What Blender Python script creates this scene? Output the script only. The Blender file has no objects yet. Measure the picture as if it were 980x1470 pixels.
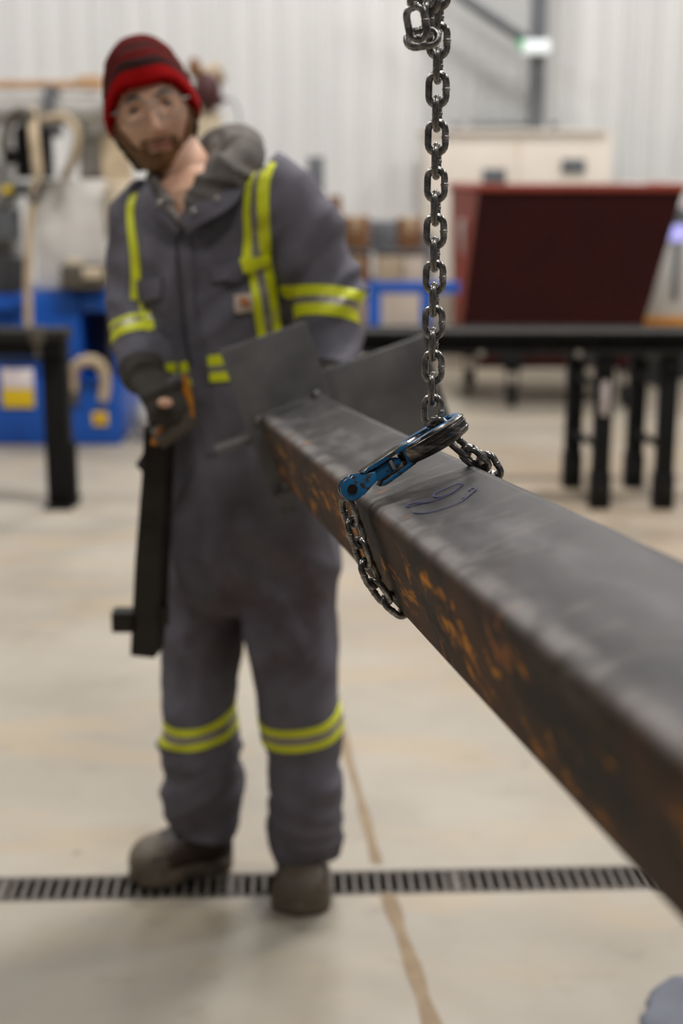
import bpy, bmesh, math, random
from math import sin, cos, pi, radians
from mathutils import Vector, Matrix, noise
from mathutils.bvhtree import BVHTree
random.seed(4)
SC = bpy.context.scene
COL = SC.collection
V = Vector

# ------------------------------------------------------------------ camera
FPX, PITCH, CAMH = 2042.0, radians(13.3), 1.5
cam_data = bpy.data.cameras.new('camera')
cam = bpy.data.objects.new('camera', cam_data)
COL.objects.link(cam)
cam.location = (0, 0, CAMH)
cam.rotation_euler = (pi / 2 - PITCH, 0, 0)
cam_data.sensor_width = 36.0
cam_data.lens = FPX / 1470 * 36.0
cam_data.dof.use_dof = True
cam_data.dof.focus_distance = 1.415
cam_data.dof.aperture_fstop = 3.1
cam_data.clip_start = 0.02
SC.camera = cam
# ------------------------------------------------------------------ world, exposure
SC.view_settings.view_transform = 'Standard'
SC.view_settings.look = 'None'
SC.view_settings.gamma = 1.0
SC.view_settings.use_curve_mapping = False
SC.view_settings.exposure = -0.12
W = bpy.data.worlds.new('world')
SC.world = W
W.use_nodes = True
W.node_tree.nodes['Background'].inputs[0].default_value = (0.9, 0.95, 1, 1)
W.node_tree.nodes['Background'].inputs[1].default_value = 0.3
SC.cycles.use_denoising = True
SC.cycles.max_bounces = 8
SC.cycles.diffuse_bounces = 4
# ------------------------------------------------------------------ hall lamps (rows of high bay lights)
LAMPS = [(-4.5, 10.0, 205), (0.5, 10.2, 205), (5.0, 10.0, 195),
         (-4.5, 5.0, 190), (1.0, 4.8, 330), (5.0, 5.0, 200),
         (-4.5, 0.0, 90), (0.6, -.6, 120), (5.0, 0.0, 90)]
for lx, ly, lp in LAMPS:
    ld = bpy.data.lights.new('high_bay_lamp', 'AREA')
    ld.shape = 'RECTANGLE'
    ld.size, ld.size_y = 1.3, 0.6
    ld.energy = lp
    ld.color = (1.0, 0.985, 0.965)
    lo = bpy.data.objects.new('high_bay_lamp', ld)
    COL.objects.link(lo)
    lo.location = (lx, ly, 6.3)

# ------------------------------------------------------------------ pixel helpers (photo 980 x 1470)
CR, CU, CF = V((1, 0, 0)), V((0, sin(PITCH), cos(PITCH))), V((0, cos(PITCH), -sin(PITCH)))
CO = V((0, 0, CAMH))
def ray(x, y): return CF + CR * ((x - 490) / FPX) - CU * ((y - 735) / FPX)
def atz(x, y, z): return CO + ray(x, y) * z
def atY(x, y, Y):
    r = ray(x, y)
    return CO + r * (Y / r.y)
def atH(x, y, h=0.0):
    r = ray(x, y)
    return CO + r * ((h - CAMH) / r.z)

# ------------------------------------------------------------------ materials
def lin(c):
    if isinstance(c, str):
        c = c.lstrip('#')
        c = [int(c[i:i + 2], 16) / 255 for i in (0, 2, 4)]
        c = [x / 12.92 if x <= .04045 else ((x + .055) / 1.055) ** 2.4 for x in c]
    return (c[0], c[1], c[2], 1)

class NB:
    def __init__(s, name):
        s.m = bpy.data.materials.new(name)
        s.m.use_nodes = True
        s.t = s.m.node_tree
        s.b = s.t.nodes['Principled BSDF']
        s.tc = s.t.nodes.new('ShaderNodeTexCoord')
    def link(s, a, b): s.t.links.new(a, b)
    def sock(s, node, i, v):
        if hasattr(v, 'is_linked') or isinstance(v, bpy.types.NodeSocket): s.link(v, node.inputs[i])
        elif v is not None: node.inputs[i].default_value = v
    def vec(s, scale=(1, 1, 1), rot=(0, 0, 0), coord='Object', loc=(0, 0, 0)):
        n = s.t.nodes.new('ShaderNodeMapping')
        s.link(s.tc.outputs[coord], n.inputs[0])
        n.inputs['Scale'].default_value = scale
        n.inputs['Rotation'].default_value = rot
        n.inputs['Location'].default_value = loc
        return n.outputs[0]
    def noise(s, scale, detail=4, rough=.55, vec=None, dist=0):
        n = s.t.nodes.new('ShaderNodeTexNoise')
        s.link(vec if vec is not None else s.tc.outputs['Object'], n.inputs['Vector'])
        n.inputs['Scale'].default_value = scale
        n.inputs['Detail'].default_value = detail
        n.inputs['Roughness'].default_value = rough
        n.inputs['Distortion'].default_value = dist
        return n.outputs[0]
    def wave(s, scale, vec=None, dist=1.0, dscale=1.0, direction='X'):
        n = s.t.nodes.new('ShaderNodeTexWave')
        n.bands_direction = direction
        s.link(vec if vec is not None else s.tc.outputs['Object'], n.inputs['Vector'])
        n.inputs['Scale'].default_value = scale
        n.inputs['Distortion'].default_value = dist
        n.inputs['Detail Scale'].default_value = dscale
        return n.outputs[1]
    def ramp(s, fac, stops, interp='LINEAR'):
        n = s.t.nodes.new('ShaderNodeValToRGB')
        s.link(fac, n.inputs[0])
        cr = n.color_ramp
        cr.interpolation = interp
        while len(cr.elements) < len(stops): cr.elements.new(.5)
        for e, (p, c) in zip(cr.elements, stops):
            e.position = p
            e.color = lin(c) if not isinstance(c, (int, float)) else (c, c, c, 1)
        return n.outputs[0]
    def mix(s, fac, a, b):
        n = s.t.nodes.new('ShaderNodeMix')
        n.data_type = 'RGBA'
        s.sock(n, 0, fac)
        s.sock(n, 6, lin(a) if isinstance(a, (str, tuple, list)) else a)
        s.sock(n, 7, lin(b) if isinstance(b, (str, tuple, list)) else b)
        return n.outputs[2]
    def math(s, op, a, b=None, clamp=False):
        n = s.t.nodes.new('ShaderNodeMath')
        n.operation = op
        n.use_clamp = clamp
        s.sock(n, 0, a)
        if b is not None: s.sock(n, 1, b)
        return n.outputs[0]
    def sep(s, vec=None):
        n = s.t.nodes.new('ShaderNodeSeparateXYZ')
        s.link(vec if vec is not None else s.tc.outputs['Object'], n.inputs[0])
        return n.outputs
    def rng(s, v, a, b, c=0.0, d=1.0):
        n = s.t.nodes.new('ShaderNodeMapRange')
        n.interpolation_type = 'SMOOTHSTEP'
        s.link(v, n.inputs[0])
        for i, x in enumerate((a, b, c, d)): n.inputs[i + 1].default_value = x
        return n.outputs[0]
    def bump(s, h, strength=.3, dist=.002):
        n = s.t.nodes.new('ShaderNodeBump')
        n.inputs['Strength'].default_value = strength
        n.inputs['Distance'].default_value = dist
        s.link(h, n.inputs['Height'])
        s.link(n.outputs[0], s.b.inputs['Normal'])
    def set(s, **k):
        names = dict(col='Base Color', rough='Roughness', metal='Metallic', spec='Specular IOR Level', coat='Coat Weight', sheen='Sheen Weight',
                     emit='Emission Color', es='Emission Strength', trans='Transmission Weight', alpha='Alpha', ior='IOR', sss='Subsurface Weight')
        for a, v in k.items():
            i = s.b.inputs[names[a]]
            if isinstance(v, bpy.types.NodeSocket): s.link(v, i)
            elif isinstance(v, (str, tuple)): i.default_value = lin(v)
            else: i.default_value = v
        return s

def plain(name, c1, c2=None, scale=8, rough=.6, metal=0, bump=0, bscale=60, **k):
    n = NB(name)
    c2 = c2 or c1
    n.set(col=n.ramp(n.noise(scale), [(.3, c1), (.7, c2)]), rough=rough, metal=metal, **k)
    if bump: n.bump(n.noise(bscale, 3), bump)
    return n.m

M = {}
def m_steel_beam():
    n = NB('mill_scale_steel')
    xyz = n.sep()
    x, z = xyz[0], xyz[2]
    streak = n.noise(6, 6, .62, n.vec((4, .9, 4)))
    big = n.noise(9, 4, .6, n.vec((1, .6, 1), loc=(3, 1, 2)))
    top = n.ramp(streak, [(.3, '#2f2d2e'), (.5, '#464344'), (.7, '#625e5f')])
    top = n.mix(n.rng(big, .48, .62, 0, .8), top, '#343233')
    smear = n.noise(7, 5, .6, n.vec((1, 2.2, 1), (0, 0, .6), loc=(7, 2, 1)), 1.5)
    top = n.mix(n.rng(smear, .56, .7, 0, .35), top, '#77736f')
    side = n.ramp(n.noise(10, 6, .65, n.vec((1, .8, 2.5), (0.5, 0, 0)), 1.0), [(.3, '#120f0b'), (.46, '#251e17'), (.58, '#392c20'), (.72, '#4d4843')])
    rust = n.noise(11, 5, .62, n.vec((1, .75, 1.6), (0.75, 0, 0), loc=(.35, .2, .0)), .7)
    zmask = n.math('MULTIPLY', n.rng(z, -.065, -.02), n.rng(z, .052, .03))
    r1 = n.math('MULTIPLY', n.rng(rust, .53, .61), zmask)
    fine = n.rng(n.noise(34, 4, .7, n.vec((1, .8, 1.3), (0.75, 0, 0))), .40, .62)
    r1 = n.math('MULTIPLY', r1, fine)
    low = n.math('MULTIPLY', n.rng(z, -.050, -.060), n.rng(n.noise(14, 3), .42, .58))
    rm = n.math('MAXIMUM', r1, n.math('MULTIPLY', low, .8))
    side = n.mix(n.rng(n.noise(5, 3, vec=n.vec(loc=(4, 4, 4))), .42, .62, 0, .75), side, '#54341f')
    side = n.mix(rm, side, n.ramp(fine, [(0, '#7d470e'), (1, '#cf860e')]))
    lm = n.rng(x, -.050, -.0605)
    col = n.mix(lm, top, side)
    # rust fringe, rubbed line and painted highlight along the top left corner
    edge = n.math('MULTIPLY', n.rng(x, -.0615, -.052), n.rng(x, -.034, -.047))
    edge = n.math('MULTIPLY', edge, n.rng(z, .045, .058))
    col = n.mix(n.math('MULTIPLY', edge, n.rng(n.noise(16, 5), .36, .56, .1, .5)), col, '#9a948f')
    tr = n.math('MULTIPLY', n.rng(n.noise(13, 4, .6, n.vec(loc=(1.7, .3, 2))), .64, .72), n.rng(x, -.02, -.05))
    col = n.mix(n.math('MULTIPLY', tr, .8), col, '#a8642a')
    n.set(spec=.3, col=col, rough=n.mix(n.math('MAXIMUM', rm, lm), n.ramp(streak, [(.2, .38), (.8, .56)]), (.72, .72, .72)), metal=n.mix(n.math('MAXIMUM', rm, n.math('MULTIPLY', lm, .45)), (.35, .35, .35), (.0, .0, .0)))
    n.bump(n.noise(60, 5, .6, n.vec((1, .4, 1))), .12, .001)
    return n.m
M['beam'] = m_steel_beam()
def m_plate():
    n = NB('dark_plate_steel')
    a = n.noise(7, 5, .6)
    n.set(col=n.ramp(a, [(.3, '#504e4f'), (.5, '#656363'), (.75, '#7c7a79')]), rough=n.ramp(a, [(.3, .42), (.7, .6)]), metal=.15)
    n.bump(n.noise(70, 3), .08, .001)
    return n.m
M['plate'] = m_plate()
def m_chain():
    n = NB('oiled_chain_steel')
    a = n.noise(120, 4, .6)
    n.set(col=n.ramp(a, [(.25, '#444240'), (.5, '#817e7b'), (.75, '#c2beb9')]), rough=n.ramp(a, [(.3, .16), (.7, .36)]), metal=.82)
    n.bump(n.noise(220, 3), .25, .0006)
    return n.m
M['chain'] = m_chain()
M['weld'] = plain('weld_bead', '#6d6a68', '#8e8b88', 90, .3, .9, .3, 200)
def m_blue_worn():
    n = NB('worn_blue_paint')
    a = n.noise(95, 6, .65)
    w = n.rng(a, .53, .61)
    n.set(col=n.mix(w, n.ramp(n.noise(40), [(.3, '#0d4a73'), (.7, '#1b6c9e')]), '#55524f'), rough=n.mix(w, (.32, .32, .32), (.4, .4, .4)), metal=n.mix(w, (0.05, .05, .05), (.9, .9, .9)))
    n.bump(a, .3, .0006)
    return n.m
M['blue_worn'] = m_blue_worn()
def m_worn():
    n = NB('rubbed_forged_steel')
    a = n.noise(70, 6, .65, n.vec((.35, 1, 2.2)))
    w = n.rng(n.noise(60, 4), .68, .73)
    n.set(col=n.mix(w, n.ramp(a, [(.25, '#2b2a2a'), (.5, '#57534f'), (.75, '#b8b2ac')]), '#1c5f8e'), rough=.3, metal=.85)
    n.bump(a, .35, .0008)
    return n.m
M['worn'] = m_worn()
M['pin'] = plain('pin_steel', '#24211f', '#35302c', 100, .5, .8)
M['bright'] = plain('bright_steel', '#a9a6a0', '#c4c1bb', 60, .3, .9)
M['ink'] = plain('blue_marker_ink', '#23244a', '#2d2e5c', 80, .5)

def m_floor():
    n = NB('sealed_concrete')
    v = n.tc.outputs['Object']
    big = n.noise(.9, 5, .6)
    col = n.ramp(big, [(.3, '#8f8679'), (.5, '#9d9588'), (.7, '#aba396')])
    warm = n.rng(n.noise(1.6, 4, .6, n.vec((1, 2.2, 1), loc=(3, 0, 0))), .46, .66, 0, .45)
    col = n.mix(warm, col, '#a99577')
    sm = n.rng(n.noise(5, 6, .65, n.vec((1, 1.6, 1))), .57, .7, 0, .35)
    col = n.mix(sm, col, '#7d7468')
    spots = n.rng(n.noise(14, 2, .5), .70, .76, 0, .5)
    col = n.mix(spots, col, '#74664f')
    # grimier towards the work area on the right rear
    xyz = n.sep()
    dirt = n.math('MULTIPLY', n.rng(xyz[1], 3.6, 5.0), n.rng(xyz[0], -.6, .6))
    dirt = n.math('MULTIPLY', dirt, n.rng(xyz[1], 8.6, 7.2))
    col = n.mix(n.math('MULTIPLY', dirt, n.rng(n.noise(2.2, 4), .3, .6, .35, .75)), col, '#94836f')
    n.set(col=col, rough=n.ramp(n.noise(3, 4), [(.3, .34), (.7, .52)]), spec=.4)
    n.bump(n.noise(90, 4), .05, .001)
    return n.m
M['floor'] = m_floor()
M['joint'] = plain('dirty_joint_filler', '#7e6b53', '#988469', 9, .8)
def m_clad(name, c1, c2):
    n = NB(name)
    n.set(col=n.ramp(n.noise(1.3, 4, .6, n.vec((1, 1, .25))), [(.3, c1), (.7, c2)]), rough=.45)
    return n.m
M['clad'] = m_clad('white_cladding', '#cfcecc', '#d9d8d6')
M['clad_shaded'] = m_clad('shaded_cladding', '#b9b9b8', '#c4c4c3')
M['wallplain'] = plain('painted_wall', '#77777a', '#808083', 2, .7)
M['ceil'] = plain('ceiling_liner', '#8a8a8a', '#949494', 2, .8)
M['grate'] = plain('cast_grate', '#4d4843', '#6a635b', 25, .6, .3)
M['trough'] = plain('drain_trough_dirt', '#1b1815', '#2b2622', 12, .9)
M['black'] = plain('black_painted_steel', '#070708', '#0f0f0f', 14, .6, .0, spec=.25)
M['blackworn'] = plain('scuffed_black_steel', '#141312', '#2b2926', 20, .55, .1, spec=.3)
M['mblue'] = plain('machine_blue', '#06469a', '#0a55b4', 5, .4)
M['mblue_dark'] = plain('machine_blue_dark', '#08214f', '#0b2a62', 5, .5)
M['white'] = plain('machine_white', '#c9c4be', '#d6d2cc', 4, .5)
M['cream'] = plain('cream_enamel', '#d6cabb', '#ded4c8', 3, .5)
M['beigebox'] = plain('beige_box', '#bfae93', '#cdbea6', 6, .7)
M['card'] = plain('brown_card', '#6b4a2e', '#8a6240', 6, .8)
M['greyp'] = plain('grey_panel', '#55585c', '#6a6d71', 5, .6)
M['galv'] = plain('pale_grey_pipe', '#a3a09b', '#b8b5b0', 6, .45, .2)
M['tan'] = plain('tan_hose', '#a8957a', '#bda98c', 14, .7)
M['orangebeige'] = plain('faded_orange_bar', '#b88f68', '#c9a583', 8, .6)
M['red_shaded'] = plain('hopper_red_shaded', '#260304', '#2f0605', 4, .55, spec=.2)  # hopper red with the shade of its unlit front put into the colour
M['maroon'] = plain('maroon_cover', '#3a1719', '#4a2021', 6, .6)
M['red_rim_lit'] = plain('hopper_rim_red_lit', '#7e2a1c', '#8f3824', 8, .6)  # rim red, brightened to paint the light on the left side
M['grey_sticker'] = plain('grey_sticker', '#b3a8a6', '#bdb3b0', 9, .6)
M['yellow'] = plain('label_yellow', '#dcb80c', '#e6c51a', 9, .6)
M['labelwhite'] = plain('label_white', '#e0d6d6', '#d8c8c8', 7, .6)
M['orange'] = plain('orange_trim', '#c07a12', '#cf8a1d', 8, .5)
M['darkgrey'] = plain('dark_grey_plastic', '#2d2d2f', '#3a3a3c', 9, .6)
M['tool'] = plain('tool_black', '#14110e', '#2a231b', 18, .55, .2)
M['handle_grey'] = plain('handle_grey', '#4a443c', '#585146', 30, .6)
M['handle_orange'] = plain('handle_orange', '#b06c10', '#c27e1c', 30, .5)
nb = NB('blue_work_lamp'); nb.set(col='#9a98ff', emit=(.6, .58, 1.0), es=.7, rough=.4); M['lampblue'] = nb.m
nb = NB('exit_lamp_white'); nb.set(col='#eef4f4', emit=(.85, .95, 1.0), es=.2, rough=.4); M['lampwhite'] = nb.m
nb = NB('exit_lamp_green'); nb.set(col='#3fae6c', emit=(.12, .7, .3), es=.12, rough=.4); M['lampgreen'] = nb.m
nb = NB('reddish_lamp'); nb.set(col='#c92a12', emit=(1, .1, .03), es=1.0); M['lampred'] = nb.m
# cloth and skin
def m_cloth(name, c1, c2, dirt=None, weave=900, rough=.85):
    n = NB(name)
    col = n.ramp(n.noise(16, 5, .6), [(.3, c1), (.7, c2)])
    if dirt:
        xyz = n.sep()
        dm = n.math('MULTIPLY', n.rng(n.noise(7, 4, .6, n.vec(loc=(2, 5, 1))), .46, .62), n.rng(xyz[2], .95, .7))
        dm = n.math('MULTIPLY', dm, n.rng(xyz[2], .4, .6))
        col = n.mix(n.math('MULTIPLY', dm, .75), col, dirt)
    n.set(col=col, rough=rough, spec=.2)
    n.bump(n.noise(weave / 3, 2), .25, .001)
    return n.m
M['cloth'] = m_cloth('grey_coverall_cloth', '#5b5860', '#6b6871', '#54464a')
M['seam'] = m_cloth('coverall_seam', '#39373c', '#424046')
M['hood'] = m_cloth('grey_sweatshirt_cloth', '#5c5753', '#706a65')
M['yel'] = plain('lime_reflective_tape', '#cdd20c', '#dbe018', 20, .55)
nb = NB('lime_tape_emphasis'); M['silver'] = plain('silver_reflective_tape', '#7d7670', '#8f8882', 20, .4, .3)
M['glove'] = m_cloth('dark_work_glove', '#37332f', '#4a4641')
M['boot'] = plain('worn_brown_boot_leather', '#2a1e16', '#45362a', 22, .55, 0, .2, 120)
M['bootcap'] = plain('dusty_boot_toe', '#50473b', '#63594b', 26, .6, 0, .2, 120)
M['sole'] = plain('boot_sole_rubber', '#5a5042', '#6b6050', 20, .7)
def m_skin():
    n = NB('skin')
    col = n.ramp(n.noise(22, 4), [(.3, '#d2a286'), (.7, '#e2b79c')])
    n.set(col=col, rough=.5, sss=.08)
    n.b.inputs['Subsurface Radius'].default_value = (.012, .005, .003)
    return n.m
M['skin'] = m_skin()
M['lips'] = plain('lips', '#a86e60', '#b27a6c', 30, .5)
M['hair'] = plain('dark_brown_hair', '#251a11', '#3a2919', 60, .6, 0, .6, 160)
M['beard'] = plain('light_brown_beard', '#664628', '#8a643e', 70, .7, 0, .6, 200)
M['eye'] = plain('eye_white', '#a59a93', '#9c908a', 40, .4)
M['iris'] = plain('iris', '#2c2a28', '#3c3c3c', 60, .2)
def m_beanie():
    n = NB('striped_knit_beanie')
    a = n.t.nodes.new('ShaderNodeAttribute'); a.attribute_name = 'band'
    f = n.math('MULTIPLY', a.outputs['Fac'], 5.0)
    col = n.ramp(f, [(0.0, '#98090d'), (.190, '#a00a0e'), (.205, '#35201e'), (.285, '#382220'), (.30, '#6a1716'), (.36, '#641816'), (.375, '#45201d'), (.43, '#46211e'), (.45, '#611c19'), (1.0, '#66231e')])
    n.set(col=col, rough=.95, spec=.1)
    n.bump(n.wave(90, None, 1.5, 2.0), .5, .003)
    return n.m
M['beanie'] = m_beanie()
def m_glass():
    n = NB('clear_safety_lens')
    n.set(col='#ffffff', rough=.03, trans=1.0, ior=1.1)
    return n.m
M['lens'] = m_glass()
M['frame'] = plain('clear_glasses_frame', '#8d8580', '#9a928c', 40, .3)
M['shadow_lump'] = plain('blue_grey_shadow', '#5a5d66', '#6a6d77', 8, .7)
M['patch'] = plain('tan_patch', '#b5a392', '#c2b09f', 40, .8)
M['patch_mark'] = plain('patch_orange_mark', '#a9683a', '#b37343', 40, .8)

# ------------------------------------------------------------------ object helpers
ORIG = {}
def thing(name, label, cat, loc=(0, 0, 0), group=None):
    o = bpy.data.objects.new(name, None)
    COL.objects.link(o)
    o.location = loc
    o.empty_display_size = .1
    o['label'] = label; o['category'] = cat
    if group: o['group'] = group
    ORIG[o] = V(loc)
    return o
def origin(p):
    return ORIG.get(p, V((0, 0, 0)))
def link_mesh(name, me, mats, parent=None, label=None):
    o = bpy.data.objects.new(name, me)
    COL.objects.link(o)
    for m in (mats if isinstance(mats, (list, tuple)) else [mats]):
        if me.materials.find(m.name) < 0: me.materials.append(m)
    if parent is not None:
        o.parent = parent
        ORIG[o] = origin(parent)
    if label: o['label'] = label
    return o
def obj(name, bm, mats, parent=None, label=None, smooth=35):
    """bm is in world coordinates; the origin becomes the parent thing's origin"""
    o0 = origin(parent) if parent is not None else V((0, 0, 0))
    bmesh.ops.recalc_face_normals(bm, faces=bm.faces[:])
    if o0.length: bmesh.ops.translate(bm, verts=bm.verts[:], vec=-o0)
    me = bpy.data.meshes.new(name)
    bm.to_mesh(me); bm.free()
    if smooth is not None:
        me.polygons.foreach_set('use_smooth', [True] * len(me.polygons))
        me.set_sharp_from_angle(angle=radians(smooth))
    return link_mesh(name, me, mats, parent, label)
def solo(name, bm, mats, label, cat, base, group=None, smooth=35):
    """a thing that is one mesh, origin at its base"""
    bmesh.ops.recalc_face_normals(bm, faces=bm.faces[:])
    bmesh.ops.translate(bm, verts=bm.verts[:], vec=-V(base))
    me = bpy.data.meshes.new(name)
    bm.to_mesh(me); bm.free()
    if smooth is not None:
        me.polygons.foreach_set('use_smooth', [True] * len(me.polygons))
        me.set_sharp_from_angle(angle=radians(smooth))
    o = link_mesh(name, me, mats)
    o.location = base
    o['label'] = label; o['category'] = cat
    if group: o['group'] = group
    ORIG[o] = V(base)
    return o
def place(o, mat_world):
    """set the transform of a child whose mesh is in its own local coordinates"""
    p = o.parent
    o.matrix_basis = Matrix.Translation(-origin(p)) @ mat_world if p is not None else mat_world
def struct(name, bm, m, parent=None):
    o = obj(name, bm, m, parent)
    o['kind'] = 'structure'
    return o

def add_box(bm, lo, hi, bev=0.0, mat=None, mi=0):
    lo, hi = V(lo), V(hi)
    c, s = (lo + hi) / 2, hi - lo
    r = bmesh.ops.create_cube(bm, size=1, matrix=Matrix.Translation(c) @ Matrix.Diagonal((s.x, s.y, s.z, 1)))
    vs = r['verts']
    if bev:
        es = list({e for v in vs for e in v.link_edges})
        rr = bmesh.ops.bevel(bm, geom=es, offset=bev, segments=2, profile=.5, affect='EDGES')
        vs = list({v for f in rr['faces'] for v in f.verts} | {v for v in vs if v.is_valid})
    if mat is not None:
        bmesh.ops.transform(bm, matrix=mat, verts=[v for v in vs if v.is_valid])
    return vs
def box(lo, hi, bev=.004, mat=None):
    bm = bmesh.new(); add_box(bm, lo, hi, bev, mat); return bm
def add_prism(bm, pts, vec):
    """closed polygon extruded along vec"""
    a = [bm.verts.new(p) for p in pts]
    b = [bm.verts.new(V(p) + V(vec)) for p in pts]
    n = len(a)
    bm.faces.new(a); bm.faces.new(b[::-1])
    for i in range(n): bm.faces.new((a[i], b[i], b[(i + 1) % n], a[(i + 1) % n]))
def add_loft(bm, rings, cap=True, closed=False):
    vs = [[bm.verts.new(p) for p in r] for r in rings]
    n = len(vs[0])
    m = len(vs)
    for i in range(m if closed else m - 1):
        A, B = vs[i], vs[(i + 1) % m]
        for j in range(n):
            bm.faces.new((A[j], A[(j + 1) % n], B[(j + 1) % n], B[j]))
    if cap and not closed:
        bm.faces.new(vs[0][::-1]); bm.faces.new(vs[-1])
    return vs
def ell(c, ax, ay, n=20, p=2.0):
    out = []
    for i in range(n):
        a = 2 * pi * i / n
        ca, sa = cos(a), sin(a)
        k = 1.0 if p == 2 else (abs(ca) ** p + abs(sa) ** p) ** (-1 / p)
        out.append(V(c) + V(ax) * ca * k + V(ay) * sa * k)
    return out
def catmull(pts, n):
    pts = [V(p) for p in pts]
    out = []
    for i in range(len(pts) - 1):
        p0 = pts[max(i - 1, 0)]; p1 = pts[i]; p2 = pts[i + 1]; p3 = pts[min(i + 2, len(pts) - 1)]
        for k in range(n):
            t = k / n
            out.append(.5 * ((2 * p1) + (p2 - p0) * t + (2 * p0 - 5 * p1 + 4 * p2 - p3) * t * t + (3 * p1 - p0 - 3 * p2 + p3) * t ** 3))
    out.append(pts[-1])
    return out
def add_tube(bm, pts, rad, n=10, ref=(0, 0, 1), flat=1.0, closed=False, cap=True):
    """tube along a polyline; rad is a number or a list; flat squashes across ref"""
    pts = [V(p) for p in pts]
    rings = []
    m = len(pts)
    for i, p in enumerate(pts):
        if closed: t = pts[(i + 1) % m] - pts[i - 1]
        else: t = pts[min(i + 1, m - 1)] - pts[max(i - 1, 0)]
        t.normalize()
        a = V(ref) - t * t.dot(V(ref))
        if a.length < 1e-4: a = t.orthogonal()
        a.normalize()
        b = t.cross(a)
        r = rad[i] if isinstance(rad, (list, tuple)) else rad
        rings.append(ell(p, a * r * flat, b * r, n))
    add_loft(bm, rings, cap, closed)
def tube(pts, rad, n=10, **k):
    bm = bmesh.new(); add_tube(bm, pts, rad, n, **k); return bm
def add_cyl(bm, a, b, r, n=16, r2=None):
    a, b = V(a), V(b)
    t = (b - a).normalized(); u = t.orthogonal().normalized(); w = t.cross(u)
    add_loft(bm, [ell(a, u * r, w * r, n), ell(b, u * (r2 or r), w * (r2 or r), n)])
def cyl(a, b, r, n=16, r2=None):
    bm = bmesh.new(); add_cyl(bm, a, b, r, n, r2); return bm
def add_ball(bm, c, r, n=12, sc=(1, 1, 1), mat=None):
    mm = Matrix.Translation(V(c)) @ (mat or Matrix.Identity(4)) @ Matrix.Diagonal((sc[0], sc[1], sc[2], 1))
    bmesh.ops.create_uvsphere(bm, u_segments=n, v_segments=max(6, n * 2 // 3), radius=r, matrix=mm)
def ball(c, r, n=12, sc=(1, 1, 1), mat=None):
    bm = bmesh.new(); add_ball(bm, c, r, n, sc, mat); return bm
def remesh(bm, voxel, smooth=3, fac=.5):
    me = bpy.data.meshes.new('tmp')
    bmesh.ops.recalc_face_normals(bm, faces=bm.faces[:])
    bm.to_mesh(me); bm.free()
    o = bpy.data.objects.new('tmp', me)
    COL.objects.link(o)
    md = o.modifiers.new('r', 'REMESH'); md.mode = 'VOXEL'; md.voxel_size = voxel
    if smooth:
        s = o.modifiers.new('s', 'SMOOTH'); s.iterations = smooth; s.factor = fac
    dg = bpy.context.evaluated_depsgraph_get()
    out = bpy.data.meshes.new_from_object(o.evaluated_get(dg))
    bpy.data.objects.remove(o)
    bpy.data.meshes.remove(me)
    b2 = bmesh.new(); b2.from_mesh(out)
    bpy.data.meshes.remove(out)
    return b2
def bvh_of(bm): return BVHTree.FromBMesh(bm)
def px_box(x0, y0, x1, y1, D, depth, bev=.01):
    """box whose front face, at distance D, spans this part of the photo"""
    ym = (y0 + y1) / 2
    xa, xb = atY(x0, ym, D).x, atY(x1, ym, D).x
    zt, zb = atY(490, y0, D).z, atY(490, y1, D).z
    return box((xa, D, max(zb, 0)), (xb, D + depth, zt), bev)

# ================================================================== SETTING
dA, dB = atH(0, 1277), atH(950, 1258.5)
dd = (dB - dA).normalized()            # along the drain
dn = V((-dd.y, dd.x, 0))               # across it, away from the camera
DW = .056                              # half width of the drain
def dpt(s, w, z=0): return V((dA.x, dA.y, 0)) + dd * s + dn * w + V((0, 0, z))
bm = bmesh.new()
for w0, w1 in ((-8.5, -DW), (DW, 11.5)):
    add_prism(bm, [dpt(-9, w0), dpt(11, w0), dpt(11, w1), dpt(-9, w1)], (0, 0, -.12))
struct('floor', bm, M['floor'])
# saw cut joint with dirt in it
J = [atH(x, y) for x, y in ((492, 1052), (497, 1080), (512, 1130), (527, 1185), (541, 1240))]
J2 = [atH(x, y) for x, y in ((556, 1284), (572, 1330), (588, 1375), (603, 1420), (622, 1475), (700, 1680))]
J0 = J[0] + (J[0] - J[2]) * 3
bm = bmesh.new()
for pts, w in (([J0] + J, .015), (J2, .019)):
    pts = catmull(pts, 6)
    for i in range(len(pts) - 1):
        a, b = pts[i], pts[i + 1]
        wa = w * (.8 + .5 * noise.noise(a * 9)); wb = w * (.8 + .5 * noise.noise(b * 9))
        z = V((0, 0, .0015))
        bm.faces.new([bm.verts.new(p) for p in (a - V((wa, 0, 0)) + z, a + V((wa, 0, 0)) + z, b + V((wb, 0, 0)) + z, b - V((wb, 0, 0)) + z)])
bmesh.ops.remove_doubles(bm, verts=bm.verts[:], dist=.0005)
struct('trim_1', bm, M['joint'])

# walls: back wall of ribbed panels, each an object
YW = 12.6
struct('wall_back', box((-9, YW + .06, 0), (9, YW + .25, 7), 0), M['wallplain'])
wall = bpy.data.objects['wall_back']
def panel_mesh(width, nrib, h):
    prof = []
    p = width / nrib
    for i in range(nrib):
        x = i * p
        prof += [(x, 0), (x + p * .36, 0), (x + p * .44, -.028), (x + p * .60, -.028), (x + p * .68, 0), (x + p * .82, 0), (x + p * .85, -.008), (x + p * .89, -.008), (x + p * .92, 0)]
    prof.append((width - .004, 0))
    bm = bmesh.new()
    lo = [bm.verts.new((x, y, 0)) for x, y in prof]; hi = [bm.verts.new((x, y, h)) for x, y in prof]
    for i in range(len(prof) - 1): bm.faces.new((lo[i], lo[i + 1], hi[i + 1], hi[i]))
    me = bpy.data.meshes.new('cladding_panel'); bm.to_mesh(me); bm.free()
    return me
pw = .90
pm = panel_mesh(pw, 4, 6.9)
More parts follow.
